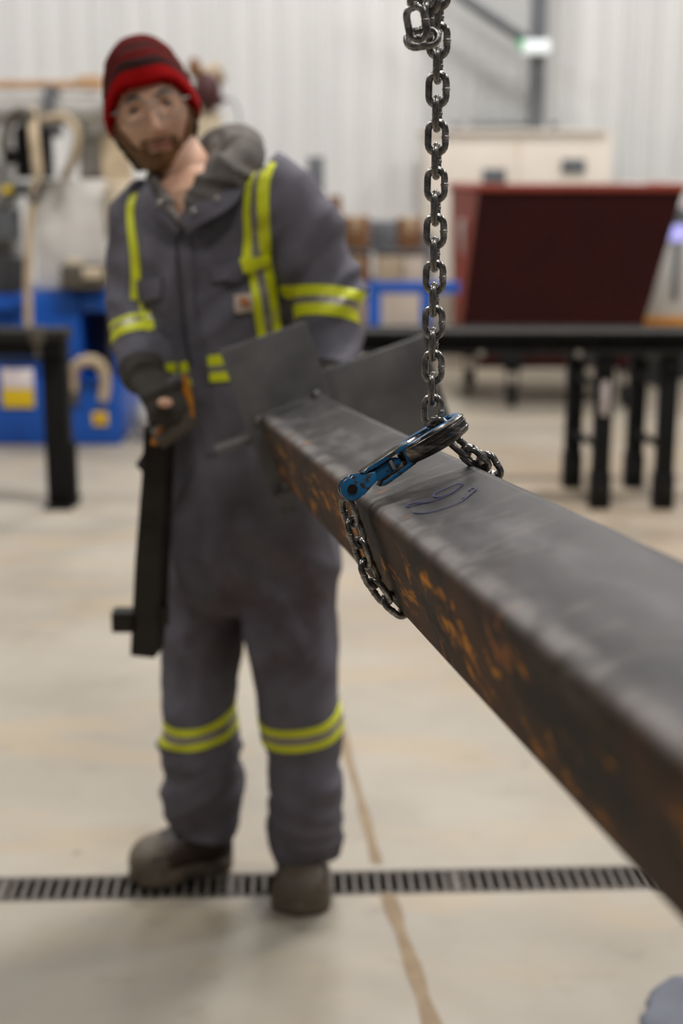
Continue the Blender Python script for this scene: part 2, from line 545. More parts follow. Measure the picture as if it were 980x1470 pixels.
XD0, XD1 = atY(612, 150, YW).x, atY(765, 150, YW).x      # door between; wall shading put into its grey
xs = [XD0 - pw * (i + 1) for i in range(5)] + [XD1 + pw * i for i in range(4)]
for x in xs:
    o = link_mesh('cladding_panel', pm, M['clad'], wall)
    place(o, Matrix.Translation((x, YW + .05, 0)))
door = box((XD0, YW + .02, 0), (XD1, YW + .07, 5.2), 0)
door = struct('door_1', door, M['clad_shaded'])
dp = panel_mesh((XD1 - XD0) / 2, 4, 5.2)
for k in range(2):
    o = link_mesh('door_panel', dp, M['clad_shaded'], door)
    place(o, Matrix.Translation((XD0 + k * (XD1 - XD0) / 2, YW + .015, 0)))
struct('wall_left', box((-9.2, -6, 0), (-9, YW + .2, 7), 0), M['wallplain'])
struct('wall_right', box((9, -6, 0), (9.2, YW + .2, 7), 0), M['wallplain'])
struct('wall_front', box((-9, -6.2, 0), (9, -6, 7), 0), M['wallplain'])
struct('ceiling', box((-9.2, -6.2, 7), (9.2, YW + .25, 7.2), 0), M['ceil'])

# ------------------------------------------------------------------ trench drain
t = thing('trench_drain', 'slotted steel grate drain crossing the concrete floor under the boots', 'drain', dpt(.75, 0))
bm = bmesh.new()
zt = .12
for a, b in (((-2.2, -DW, -zt - .02), (3.4, DW, -zt)), ((-2.2, -DW - .004, -zt), (3.4, -DW + .004, -.004)), ((-2.2, DW - .004, -zt), (3.4, DW + .004, -.004))):
    pass
add_prism(bm, [dpt(-2.2, -DW, -zt), dpt(3.4, -DW, -zt), dpt(3.4, DW, -zt), dpt(-2.2, DW, -zt)], (0, 0, -.02))
add_prism(bm, [dpt(-2.2, -DW, -zt), dpt(3.4, -DW, -zt), dpt(3.4, -DW + .004, -zt), dpt(-2.2, -DW + .004, -zt)], (0, 0, zt - .012))
add_prism(bm, [dpt(-2.2, DW - .004, -zt), dpt(3.4, DW - .004, -zt), dpt(3.4, DW, -zt), dpt(-2.2, DW, -zt)], (0, 0, zt - .012))
obj('trough', bm, M['trough'], t, smooth=None)
for s in (-1, 1):
    bm = bmesh.new()
    add_prism(bm, [dpt(-2.2, s * DW - s * .013, -.012), dpt(3.4, s * DW - s * .013, -.012), dpt(3.4, s * DW, -.012), dpt(-2.2, s * DW, -.012)], (0, 0, .0125))
    obj('frame_rail', bm, M['grate'], t, smooth=None)
bm = bmesh.new()
add_prism(bm, [(-.0046, -DW + .012, -.014), (.0046, -DW + .012, -.014), (.0046, DW - .012, -.014), (-.0046, DW - .012, -.014)], (0, 0, .0135))
bmesh.ops.recalc_face_normals(bm, faces=bm.faces[:])
bar_me = bpy.data.meshes.new('bar'); bm.to_mesh(bar_me); bm.free()
bar_w = bpy.data.meshes.new('wide_bar'); bm = bmesh.new()
add_prism(bm, [(-.010, -DW + .012, -.014), (.010, -DW + .012, -.014), (.010, DW - .012, -.014), (-.010, DW - .012, -.014)], (0, 0, .0137))
bmesh.ops.recalc_face_normals(bm, faces=bm.faces[:]); bm.to_mesh(bar_w); bm.free()
ang = math.atan2(dd.y, dd.x)
pitch = .0246
for i in range(-16, 82):
    s = i * pitch + .004
    w = (i % 20) == 0
    o = link_mesh('bar', bar_w if w else bar_me, M['grate'], t)
    place(o, Matrix.Translation(dpt(s, 0)) @ Matrix.Rotation(ang, 4, 'Z'))

# ================================================================== STEEL BEAM
AX = ray(176, 438).normalized()
BO = atz(633, 777, 1.44)
_u = (V((1, 0, 0)) - AX * AX.x).normalized(); _v = _u.cross(AX)
ROLL = radians(19)
BU = _u * cos(ROLL) + _v * sin(ROLL); BV = -_u * sin(ROLL) + _v * cos(ROLL)
BMAT = Matrix(((BU.x, AX.x, BV.x, BO.x), (BU.y, AX.y, BV.y, BO.y), (BU.z, AX.z, BV.z, BO.z), (0, 0, 0, 1)))
HS, RC, TE = .0625, .0135, 1.12
def bp(u, t, v): return BO + BU * u + AX * t + BV * v
def in_plane(x, y, t=0.0, off=0.0):
    """the point of the section plane at t that the photo shows at x, y"""
    r = ray(x, y); P = BO + AX * t
    return CO + r * ((P - CO).dot(AX) / r.dot(AX)) + AX * off
def uv_of(P):
    d = P - BO
    return d.dot(BU), d.dot(AX), d.dot(BV)
def rrect(h, r, n=6):
    pts = []
    for cx, cy, a0 in ((h - r, h - r, 0), (-h + r, h - r, 90), (-h + r, -h + r, 180), (h - r, -h + r, 270)):
        for k in range(n + 1):
            a = radians(a0 + 90 * k / n)
            pts.append((cx + r * cos(a), cy + r * sin(a)))
    return pts
beam = bpy.data.objects.new('steel_beam', None)
COL.objects.link(beam)
beam.matrix_world = BMAT
beam['label'] = 'long hollow square steel beam with rust streaks and blue marker, hung in a chain'
beam['category'] = 'beam'
def bobj(name, bm, mats, label=None, smooth=35):
    """child of the beam, built in beam coordinates (across, along, up)"""
    bmesh.ops.recalc_face_normals(bm, faces=bm.faces[:])
    me = bpy.data.meshes.new(name); bm.to_mesh(me); bm.free()
    if smooth:
        me.polygons.foreach_set('use_smooth', [True] * len(me.polygons)); me.set_sharp_from_angle(angle=radians(smooth))
    o = link_mesh(name, me, mats, beam, label)
    return o
bm = bmesh.new()
out, inn = rrect(HS, RC), rrect(HS - .006, RC - .006)
T0, T1 = -2.6, TE
ys = [T0 + (T1 - T0) * i / 40 for i in range(41)]
A = [[bm.verts.new((x, y, z)) for x, z in out] for y in ys]
B = [[bm.verts.new((x, y, z)) for x, z in inn] for y in (T0, T1)]
n = len(out)
for R in range(40):
    for j in range(n): bm.faces.new((A[R][j], A[R][(j + 1) % n], A[R + 1][(j + 1) % n], A[R + 1][j]))
for j in range(n):
    k = (j + 1) % n
    bm.faces.new((B[0][j], B[1][j], B[1][k], B[0][k]))
    bm.faces.new((A[0][j], B[0][j], B[0][k], A[0][k]))
    bm.faces.new((A[-1][j], A[-1][k], B[1][k], B[1][j]))
bobj('tube', bm, M['beam'], smooth=50)
bobj('end_plate', box((-.088, TE + .001, -.086), (.071, TE + .013, .196), .0015), M['plate'])
bobj('wing_plate', box((-.071, TE + .014, -.075), (.268, TE + .026, .102), .0015), M['plate'])
bobj('tab', box((-.152, TE + .014, .022), (-.072, TE + .10, .034), .0015), M['plate'])
bm = bmesh.new()
add_prism(bm, [(-.082, TE - .004, -.075), (-.050, TE - .004, -.075), (-.050, TE - .004, -.098), (-.082, TE - .004, -.098)], (0, -.03, 0))
add_prism(bm, [(-.088, TE + .014, -.098), (-.056, TE + .014, -.098), (-.056, TE + .014, -.115), (-.088, TE + .014, -.115)], (0, -.035, 0))
bobj('clip', bm, M['plate'])
for u, v in ((-.064, .061), (.046, .068), (-.058, -.072)):
    bobj('weld_bead', ball((u, TE - .004, v), .0085, 10, (1, .8, 1)), M['weld'])
bm = bmesh.new()
add_tube(bm, [(x, TE - .001, z) for x, z in rrect(HS + .001, RC)], .0035, 6, ref=(0, 1, 0), closed=True)
bobj('weld_seam', bm, M['plate'])
# marker scribble on the top face
def on_top(x, y):
    P = BO + BV * (HS + .0005)
    r = ray(x, y)
    Q = CO + r * ((P - CO).dot(BV) / r.dot(BV))
    a, b, c = uv_of(Q)
    return V((a, b, HS + .0007))
def cpx(l): return [(360 + x / 2.882, 540 + y / 2.882) for x, y in l]
S1 = cpx([(644, 536), (652, 541), (672, 537), (700, 528), (745, 520), (790, 504), (840, 479), (872, 452), (872, 446), (850, 447), (820, 460), (785, 475), (762, 488), (757, 497), (775, 501), (805, 493), (845, 474), (878, 448)])
S0 = cpx([(644, 538), (662, 530), (690, 524), (740, 521)])
S2 = cpx([(672, 565), (710, 567), (760, 559), (820, 541), (870, 519), (905, 492), (930, 470), (922, 463), (908, 466), (903, 474)])
bm = bmesh.new()
def ribbon(bm, pts, w):
    q = catmull([on_top(*p) for p in pts], 5)
    L, R_ = [], []
    for i, p in enumerate(q):
        t = (q[min(i + 1, len(q) - 1)] - q[max(i - 1, 0)]).normalized()
        s = V((-t.y, t.x, 0)) * w * .5
        L.append(p + s); R_.append(p - s)
    add_prism_strip(bm, L, R_, .0004)
def add_prism_strip(bm, L, R_, h):
    up = V((0, 0, h))
    rings = [[a, b, b + up, a + up] for a, b in zip(L, R_)]
    add_loft(bm, rings)
ribbon(bm, S1, .0020); ribbon(bm, S0, .0022); ribbon(bm, S2, .0020)
add_cyl(bm, on_top(360 + 879 / 2.882, 540 + 505 / 2.882), on_top(360 + 879 / 2.882, 540 + 505 / 2.882) + V((0, 0, .0006)), .0017, 10)
bobj('marker_scribble', bm, M['ink'])

# ================================================================== CHAIN
PITCHC, WR, WO = .0220, .00345, .0235     # pitch, wire radius, outer width
def link_geo():
    bm = bmesh.new()
    r = WO / 2 - WR
    half = PITCHC / 2 + WR - r           # straight half length
    pts = []
    for k in range(9):
        a = pi * k / 8
        pts.append((r * cos(a), 0, half + r * sin(a)))
    for k in range(9):
        a = pi + pi * k / 8
        pts.append((r * cos(a), 0, -half + r * sin(a)))
    add_tube(bm, pts, WR, 10, ref=(0, 1, 0), closed=True)
    # flash of the butt weld on one side
    add_tube(bm, [(r, 0, -.0022), (r, 0, -.0008), (r, 0, .0008), (r, 0, .0022)], [WR * .9, WR * 1.13, WR * 1.13, WR * .9], 10, ref=(0, 1, 0))
    bmesh.ops.recalc_face_normals(bm, faces=bm.faces[:])
    me = bpy.data.meshes.new('link'); bm.to_mesh(me); bm.free()
    me.polygons.foreach_set('use_smooth', [True] * len(me.polygons))
    return me
LINK = link_geo()
def put_link(parent, c, tang, side):
    t = tang.normalized()
    s = (side - t * side.dot(t)).normalized()
    y = t.cross(s)
    m = Matrix(((s.x, y.x, t.x, c.x), (s.y, y.y, t.y, c.y), (s.z, y.z, t.z, c.z), (0, 0, 0, 1)))
    o = link_mesh('link', LINK, M['chain'], parent)
    place(o, m)
    return o
def resample(pts, step, start=0.0):
    pts = [V(p) for p in pts]
    out = []; d = start; acc = 0.0
    for a, b in zip(pts[:-1], pts[1:]):
        L = (b - a).length
        while d <= acc + L:
            out.append((a.lerp(b, (d - acc) / L), (b - a).normalized())); d += step
        acc += L
    return out
RING = in_plane(626, 621)                 # middle of the hook's eye
def vert_pt(y, Y): 
    return atY(0, y, Y)
A592 = in_plane(620.5, 590)               # centre of the lowest upright link
chain = thing('lifting_chain', 'dark steel lifting chain hanging down and wrapped around the steel beam', 'chain', A592)
XF = V((.97, -.24, 0)).normalized(); YF = V((.24, .97, 0)).normalized()
for i in range(0, 39):
    c = A592 + V((.00002 * i, 0, PITCHC * i))
    put_link(chain, c, V((0, 0, 1)), XF if i % 2 == 0 else YF)
# choked part: down through the eye, over the top right corner, round the tube and up to the hook's lug
def uvp(u, v, t=0.0): return bp(u, t, v)
R1 = HS + .0105
down = [A592, in_plane(629, 611), in_plane(642, 624), in_plane(656, 637), in_plane(674, 652), in_plane(694, 668)]
ring = []
for a in (62, 45, 25, 0): ring.append(uvp(HS - RC + (RC + .0095) * cos(radians(a)), HS - RC + (RC + .0095) * sin(radians(a))))
for v in (.02, -.02): ring.append(uvp(R1, v))
for a in (0, -30, -60, -90): ring.append(uvp(HS - RC + (RC + .0105) * cos(radians(a)), -HS + RC + (RC + .0105) * sin(radians(a))))
for u in (.02, -.015): ring.append(uvp(u, -R1))
left = [in_plane(584, 877), in_plane(566, 867), in_plane(547, 852), in_plane(534, 830), in_plane(524, 806), in_plane(515, 778), in_plane(506, 750), in_plane(498, 722), in_plane(496, 712)]
path = catmull(down + ring + left, 8)
seq = resample(path, PITCHC, PITCHC)
for i, (c, t) in enumerate(seq):
    base = AX
    a = radians(35 if i % 2 else 125)
    nrm = t.cross(AX).normalized()
    put_link(chain, c, t, AX * cos(a) + nrm * sin(a))
# slack bight of chain at the top left
Yt = A592.y
slack = thing('slack_chain', 'short slack loop of chain bunched at the top left of the lifting chain', 'chain', atY(606, 40, Yt))
dY = .012
sl = [((592, -48), -.012, (.9, .3, 0)), ((593, -13), -.012, (.3, .95, 0)), ((598, 33), -.018, (.95, -.3, .1)), ((606, 55), -.006, (.1, .45, .9)), ((614, 27), .004, (.35, .93, 0)), ((616, -6), .004, (.9, -.4, 0)), ((617, -38), .002, (.35, .93, 0))]
sl_t = [(-1, -30), (2, -30), (8, 42), (32, -5), (1, -42), (1, -30), (1, -30)]
for ((x, y), dy, side), (tx, ty) in zip(sl, sl_t):
    c = atY(x, y, Yt - .030 + dy)
    c2 = atY(x + tx, y + ty, Yt - .030 + dy)
    put_link(slack, c, c2 - c, V(side) if side else V((.0, .25, 1)))

# ================================================================== HOOK
hP0 = in_plane(503, 701)
hTip = in_plane(662, 606)
hu = (hTip - hP0).normalized()
_r = ray(610, 635).normalized()
hv = _r + V((0, 0, .12))       # roughly level, away from the camera
hv = (hv - hu * hv.dot(hu)).normalized()
hw = hu.cross(hv); 
if hw.z < 0: hw = -hw
HL = (hTip - hP0).length
hook = thing('lifting_hook', 'worn blue self-locking hook lying across the steel beam with chain through its eye', 'hook', hP0)
def hp(u, v, w): return hP0 + hu * u + hv * v + hw * w
def sect(u, v, du, dv, a, b, p=5, n=16):
    """rounded rectangular section at u,v; (du,dv) is the path direction in the hook plane; a across, b along w"""
    L = math.hypot(du, dv)
    nx, ny = -dv / L, du / L
    return ell(hp(u, v, 0), (hu * nx + hv * ny) * a, hw * b, n, p)
# eye: an elongated oval in the hook plane
bm = bmesh.new()
u0, u1 = .058, HL + .004
uc, ra, rb = (u0 + u1) / 2, (u1 - u0) / 2 - .006, .0235
rings = []
NR = 36
for k in range(NR):
    a = 2 * pi * k / NR
    u, v = uc + ra * cos(a), rb * sin(a)
    du, dv = -ra * sin(a), rb * cos(a)
    th = .0062 + .0012 * (cos(a) < -.4)
    rings.append(sect(u, v, du, dv, th, .0106 + .0006 * sin(3 * a), 3.6, 20))
add_loft(bm, rings, closed=True)
bmesh.ops.recalc_face_normals(bm, faces=bm.faces[:])
bm.normal_update()
for f in bm.faces:
    if abs(f.normal.dot(hw)) > .72: f.material_index = 1
obj('eye', bm, [M['worn'], M['blue_worn']], hook, smooth=40)
# raised blue land on top of the eye, and a rubbed ridge round the rim
bm = bmesh.new()
rings = []
for k in range(25):
    a = radians(20 + 150 * k / 24 - 180 + 180)
    u, v = uc - .004 + (ra - .001) * cos(a), rb * sin(a)
    rings.append([p + hw * .0096 for p in sect(u, v, -ra * sin(a), rb * cos(a), .0048, .0026, 4, 12)])
add_loft(bm, rings)
obj('latch_rib', bm, M['blue_worn'], hook)
bm = bmesh.new()
for w in (-.0046, .0016, .0062):
    pts = []
    for k in range(31):
        a = radians(-165 + 195 * k / 30)
        pts.append(hp(uc + (ra + .0062) * cos(a), (rb + .0062) * sin(a), w))
    add_tube(bm, pts, .0011, 6, ref=hw)
obj('wear_ridge', bm, M['worn'], hook)
# forked shank: two cheeks joined at the eye, with a slot between
def slab(u_pts, w_lo, w_hi, v0, v1):
    pass
def fork_prism(bm, outline, v0, v1):
    add_prism(bm, [hp(u, v0, w) for u, w in outline], hv * (v1 - v0))
bm = bmesh.new()
fork_prism(bm, [(.016, .0095), (.024, .0105), (.062, .0125), (.074, .0105), (.074, .0066), (.062, .0078), (.030, .0070), (.018, .0062)], -.0175, .014)
fork_prism(bm, [(.024, -.0115), (.030, -.0138), (.046, -.0128), (.068, -.0105), (.074, -.0080), (.074, -.0050), (.058, -.0068), (.030, -.0086)], -.0175, .014)
fork_prism(bm, [(.060, .0080), (.074, .0080), (.078, 0), (.074, -.0070), (.058, -.0072), (.0615, -.004), (.063, .002)], -.0170, .014)
bmesh.ops.bevel(bm, geom=bm.edges[:], offset=.0012, segments=2, affect='EDGES', profile=.5)
bm.normal_update()
for f in bm.faces:
    if abs(f.normal.dot(hw)) > .5 : f.material_index = 1
obj('shank', bm, [M['blue_worn'], M['worn']], hook)
bm = bmesh.new()
fork_prism(bm, [(.024, .0042), (.050, .0058), (.056, .003), (.056, -.0030), (.050, -.0055), (.026, -.0075)], -.0135, .011)
bmesh.ops.bevel(bm, geom=bm.edges[:], offset=.0015, segments=2, affect='EDGES', profile=.5)
obj('latch', bm, M['blue_worn'], hook)
bm = bmesh.new()
fork_prism(bm, [(.0445, .0052), (.0480, .0056), (.0480, -.0048), (.0445, -.0052)], -.0165, -.012)
bmesh.ops.bevel(bm, geom=bm.edges[:], offset=.0008, segments=2, affect='EDGES', profile=.5)
obj('trigger', bm, M['bright'], hook)
# lug with its pin
bm = bmesh.new()
for v0, v1 in ((-.0165, -.0098), (.0075, .0130)):
    o_ = []
    for k in range(15):
        a = radians(55 + 250 * k / 14)
        o_.append((.0118 * cos(a), .0118 * sin(a)))
    o_ += [(.018, -.0075), (.027, -.0050), (.029, .004), (.018, .0065)]
    fork_prism(bm, o_, v0, v1)
bmesh.ops.bevel(bm, geom=bm.edges[:], offset=.0014, segments=2, affect='EDGES', profile=.5)
bm.normal_update()
for f in bm.faces:
    if f.normal.dot(hv) > -.6: f.material_index = 1
obj('lug', bm, [M['blue_worn'], M['worn']], hook)
obj('neck', tube([hp(.018, 0, 0), hp(.024, 0, 0), hp(.032, 0, 0)], [.0075, .0065, .0065], 14), M['blue_worn'], hook)
obj('pin', cyl(hp(0, -.0180, 0), hp(0, .0145, 0), .0050, 20), M['pin'], hook)

# ================================================================== WORKER
def zc(P): return (V(P) - CO).dot(CF)
def fold(P, fx, fz, seed=0.0):
    """ridged noise for cloth folds"""
    n = noise.noise(V((P.x * fx + seed, P.y * fx, P.z * fz)))
    return .55 - abs(n) * 2.2
BASE = atH(330, 1262)
person = thing('person', 'worker in grey coveralls with lime stripes, red striped beanie and clear safety glasses', 'person', BASE)

def ring_lr(L, R, YL, YR, b, n=32, p=2.3):
    a, c = atY(L[0], L[1], YL), atY(R[0], R[1], YR)
    mid = (a + c) / 2
    ax = (c - a) / 2
    ay = V((0, 0, 1)).cross(ax); ay.z = 0
    ay = ay.normalized() * b
    return ell(mid, ax, ay, n, p)
def scale_ring(r, k):
    c = sum(r, V((0, 0, 0))) / len(r)
    return [c + (p - c) * k for p in r]
YT = 2.86
def dy(w): return YT + w, YT - w
torso = []
for L, R, w, b, fw in (((236, 258), (322, 236), .05, .070, .03), ((200, 290), (404, 252), .085, .098, .0), ((180, 332), (426, 300), .095, .122, 0),
                   ((181, 380), (418, 352), .09, .138, 0), ((192, 430), (408, 408), .085, .138, 0), ((205, 480), (408, 465), .08, .136, 0),
                   ((220, 535), (424, 522), .07, .140, 0), ((227, 600), (452, 590), .06, .150, 0), ((229, 660), (471, 660), .05, .156, 0),
                   ((230, 720), (479, 722), .045, .156, 0), ((233, 780), (483, 782), .045, .146, 0), ((238, 835), (485, 838), .045, .125, 0), ((262, 868), (462, 872), .04, .085, 0)):
    a, c = dy(w)
    torso.append(ring_lr(L, R, a + fw - .02, c + fw - .02, b))
def leg_rings(rows):
    out = []
    for y, x0, x1, Y, b in rows:
        out.append(ring_lr((x0, y), (x1, y), Y + .01, Y - .01, b, 28, 2.2))
    return out
legR = leg_rings([(700, 234, 345, 2.89, .12), (780, 233, 352, 2.88, .118), (860, 236, 348, 2.87, .105), (900, 237, 346, 2.865, .098), (960, 238, 338, 2.85, .09),
                  (1010, 238, 333, 2.84, .085), (1050, 236, 336, 2.85, .083), (1090, 233, 342, 2.865, .085), (1130, 238, 343, 2.875, .084), (1155, 243, 342, 2.885, .078), (1178, 246, 339, 2.885, .076), (1198, 252, 333, 2.885, .072)])
legL = leg_rings([(700, 346, 476, 2.82, .12), (780, 344, 484, 2.82, .12), (860, 346, 486, 2.80, .108), (900, 350, 485, 2.79, .102), (960, 364, 482, 2.775, .096),
                  (1010, 376, 481, 2.765, .09), (1050, 382, 485, 2.77, .086), (1100, 386, 490, 2.78, .086), (1150, 385, 491, 2.785, .085), (1190, 387, 489, 2.80, .078), (1215, 389, 487, 2.81, .075), (1236, 394, 483, 2.815, .070)])
def limb_rings(rows, n=24):
    """rows: (x, y, Y, radius in metres[, flatten])"""
    pts = [atY(r[0], r[1], r[2]) for r in rows]
    out = []
    for i, p in enumerate(pts):
        t = (pts[min(i + 1, len(pts) - 1)] - pts[max(i - 1, 0)]).normalized()
        a = V((1, 0, 0)); a = (a - t * a.dot(t)).normalized(); b = t.cross(a)
        out.append(ell(p, a * rows[i][3], b * rows[i][3], n))
    return out, pts
armR_rows = [(232, 306, 2.90, .082), (214, 322, 2.915, .086), (206, 365, 2.915, .073), (203, 410, 2.89, .062), (202, 442, 2.855, .060), (202, 474, 2.805, .056), (200, 502, 2.755, .056), (201, 524, 2.71, .053), (205, 536, 2.685, .050)]
armL_rows = [(380, 284, 2.76, .085), (405, 292, 2.755, .092), (438, 336, 2.75, .082), (454, 380, 2.745, .078), (464, 420, 2.735, .073), (469, 452, 2.72, .070), (475, 490, 2.69, .060), (478, 520, 2.655, .055), (474, 540, 2.635, .053)]
armR, armR_p = limb_rings(armR_rows)
armL, armL_p = limb_rings(armL_rows)

# ---- coverall
bm = bmesh.new()
for r in (torso, legR, legL, armR, armL): add_loft(bm, r)
bm = remesh(bm, .0085, 6, .5)
elbR, elbL = armR_p[4], armL_p[5]
kneeR, kneeL = atY(287, 1110, 2.86), atY(436, 1110, 2.78)
ankR, ankL = atY(290, 1200, 2.88), atY(436, 1225, 2.79)
bm.normal_update()
moves = []
for v in bm.verts:
    P, N = v.co, v.normal
    d = .0016 * noise.noise(P * 26)
    # gentle drape everywhere
    d += .014 * fold(P + V((.1 * noise.noise(P * 5), 0, .12 * noise.noise(P * 4 + V((5, 0, 0))))), 7.0, 4.0, 2.0)
    def bunch(c, rad, amp, fx, fz, tilt):
        k = max(0.0, 1 - (P - c).length / rad)
        if k <= 0: return 0
        q = V((P.x, P.y, P.z + tilt * (P.x - c.x) + .02 * noise.noise(P * 11)))
        return amp * min(1, k * 1.8) * fold(q, fx, fz, c.x * 7)
    d += bunch(elbR, .17, .020, 4, 16, .5) + bunch(elbL, .28, .024, 3.5, 13, -.9)
    d += bunch(kneeR, .20, .020, 3, 15, -.5) + bunch(kneeL, .20, .020, 3, 15, .4)
    d += bunch(ankR, .16, .015, 3, 20, -.35) + bunch(ankL, .16, .015, 3, 20, .3)
    d += bunch(atY(350, 850, 2.75), .26, .022, 4.5, 7, .9)
    d += bunch(atY(250, 480, 2.75), .22, .010, 7, 5, .6) + bunch(atY(380, 500, 2.7), .25, .010, 6, 4, .3)
    moves.append((v, N * max(d, -.010)))
for v, d in moves: v.co += d
bmesh.ops.smooth_vert(bm, verts=bm.verts[:], factor=.4, use_axis_x=True, use_axis_y=True, use_axis_z=True)
CB = bvh_of(bm)
def to_px(P):
    d = V(P) - CO; z = d.dot(CF)
    return 490 + FPX * d.dot(CR) / z, 735 - FPX * d.dot(CU) / z
def inside(x, y, poly):
    c = False
    for (x0, y0), (x1, y1) in zip(poly, poly[1:] + poly[:1]):
        if (y0 > y) != (y1 > y) and x < (x1 - x0) * (y - y0) / (y1 - y0) + x0: c = not c
    return c
NECK = [(222, 232), (232, 276), (258, 326), (300, 282), (345, 238), (340, 190), (228, 190)]
bm.normal_update()
dead = [v for v in bm.verts if v.co.z > 1.25 and v.co.y < 2.93 and inside(*to_px(v.co), NECK)]
bmesh.ops.delete(bm, geom=dead, context='VERTS')
coverall = obj('coverall', bm, M['cloth'], person, smooth=None)
for p in coverall.data.polygons: p.use_smooth = True

# ---- cloth patches that lie on the coverall
def hit_px(x, y, bvh=None, off=0.0):
    h = (bvh or CB).ray_cast(CO, ray(x, y).normalized())
    if h[0] is None: return None
    return h[0] + h[1] * off, h[1]
def patch_grid(pts, bvh, th, off):
    """pts: grid of photo pixels -> solid patch following the surface"""
    g = []
    for row in pts:
        r = []
        for x, y in row:
            h = hit_px(x, y, bvh)
            r.append(h)
        g.append(r)
    bm = bmesh.new()
    top, bot = {}, {}
    for i, row in enumerate(g):
        for j, h in enumerate(row):
            if h is None: continue
            top[i, j] = bm.verts.new(h[0] + h[1] * (off + th)); bot[i, j] = bm.verts.new(h[0] - h[1] * .002)
    zz = [zc(v.co) for v in top.values()]
    def okq(q):
        if any(k not in top for k in q): return False
        d = [zc(top[k].co) for k in q]
        return max(d) - min(d) < .06
    faces = [q for i in range(len(g) - 1) for j in range(len(g[0]) - 1) for q in [((i, j), (i, j + 1), (i + 1, j + 1), (i + 1, j))] if okq(q)]
    edge = {}
    for q in faces:
        bm.faces.new([top[k] for k in q]); bm.faces.new([bot[k] for k in reversed(q)])
        for a, b in zip(q, q[1:] + q[:1]): edge[a, b] = 1
    for (a, b) in edge:
        if (b, a) not in edge: bm.faces.new((top[b], top[a], bot[a], bot[b]))
    for v in [v for v in bm.verts if not v.link_faces]: bm.verts.remove(v)
    return bm
def quad_px(c, nu, nv):
    (a, b, d, e) = [V((p[0], p[1], 0)) for p in c]
    out = []
    for i in range(nv + 1):
        l = a.lerp(e, i / nv); r = b.lerp(d, i / nv)
        out.append([tuple(l.lerp(r, j / nu)[:2]) for j in range(nu + 1)])
    return out
def strip_px(Lp, Rp, seg=6, nu=2):
    L, R = catmull([(x, y, 0) for x, y in Lp], seg), catmull([(x, y, 0) for x, y in Rp], seg)
    return [[tuple(a.lerp(b, j / nu)[:2]) for j in range(nu + 1)] for a, b in zip(L, R)]
def stripe(name, mat, Lp, Rp, seg=8, nu=3, off=.002):
    return obj(name, patch_grid(strip_px(Lp, Rp, seg, nu), CB, .0015, off), M[mat], person, smooth=60)
# shoulder stripes, wearer's left
upA = [(366, 236), (355, 258), (351, 285), (350, 320), (349, 355), (349, 386)]
upB = [(374, 236), (364, 258), (361, 285), (361, 320), (362, 355), (361, 384)]
upC = [(383, 234), (373, 258), (370, 285), (371, 320), (373, 355), (374, 380)]
upD = [(396, 236), (388, 258), (386, 285), (387, 320), (389, 355), (390, 372)]
stripe('stripe', 'yel', upA, upB); stripe('silver_stripe', 'silver', upB, upC); stripe('stripe', 'yel', upC, upD)
loA, loB = [(356, 388), (359, 410), (363, 440), (369, 484), (372, 505)], [(366, 386), (370, 410), (375, 440), (381, 484), (384, 505)]
loC, loD = [(377, 384), (381, 408), (386, 438), (391, 484), (394, 505)], [(391, 380), (394, 408), (398, 438), (403, 480), (406, 500)]
stripe('stripe', 'yel', loA, loB); stripe('silver_stripe', 'silver', loB, loC); stripe('stripe', 'yel', loC, loD)
# wearer's right
stripe('stripe', 'yel', [(188, 280), (183, 298), (184, 325), (188, 360), (190, 395), (189, 430)], [(199, 279), (193, 298), (194, 325), (199, 360), (202, 395), (201, 432)])
stripe('stripe', 'yel', [(200, 436), (205, 455), (211, 476)], [(205, 434), (210, 455), (217, 476)])
# bands round limbs, cast from inside the limb outwards
def band(name, mat, cpt, axis, off0, off1, sag=None, maxr=.16, n=56, th=.0022, a0=0, a1=360):
    axis = axis.normalized()
    e1 = V((0, -1, 0)); e1 = (e1 - axis * e1.dot(axis)).normalized(); e2 = axis.cross(e1)
    rows = []
    full = a1 - a0 >= 360
    for i in range(n + (0 if full else 1)):
        a = radians(a0 + (a1 - a0) * i / n)
        d = e1 * cos(a) + e2 * sin(a)
        s = sag(a) if sag else 0
        pr = []
        for k in range(4):
            w = off0 + (off1 - off0) * k / 3 + s
            h = CB.ray_cast(cpt + axis * w, d, maxr)
            if h[0] is None: pr = None; break
            pr.append((h[0] + d * th, h[0] - d * .003))
        rows.append(pr)
    bm = bmesh.new()
    vs = []
    for pr in rows:
        vs.append(None if pr is None else [bm.verts.new(pr[k][0]) for k in range(4)] + [bm.verts.new(pr[k][1]) for k in (3, 2, 1, 0)])
    m = len(vs)
    for i in range(m if full else m - 1):
        A, B = vs[i], vs[(i + 1) % m]
        if A is None or B is None: continue
        if max((A[k].co - B[k].co).length for k in range(8)) > .05: continue
        for k in range(8): bm.faces.new((A[k], A[(k + 1) % 8], B[(k + 1) % 8], B[k]))
    return obj(name, bm, M[mat], person, smooth=60)
UP = V((0, 0, 1))
def kneeband(c, sag):
    band('stripe', 'yel', c, UP, .012, .028, sag); band('silver_stripe', 'silver', c, UP, -.006, .012, sag, th=.0018); band('stripe', 'yel', c, UP, -.022, -.006, sag)
kneeband(atY(286, 1031, 2.855), lambda a: -.014 * cos(a) + .008 * sin(a))
kneeband(atY(431, 1035, 2.775), lambda a: -.012 * cos(a) + .006 * sin(a))
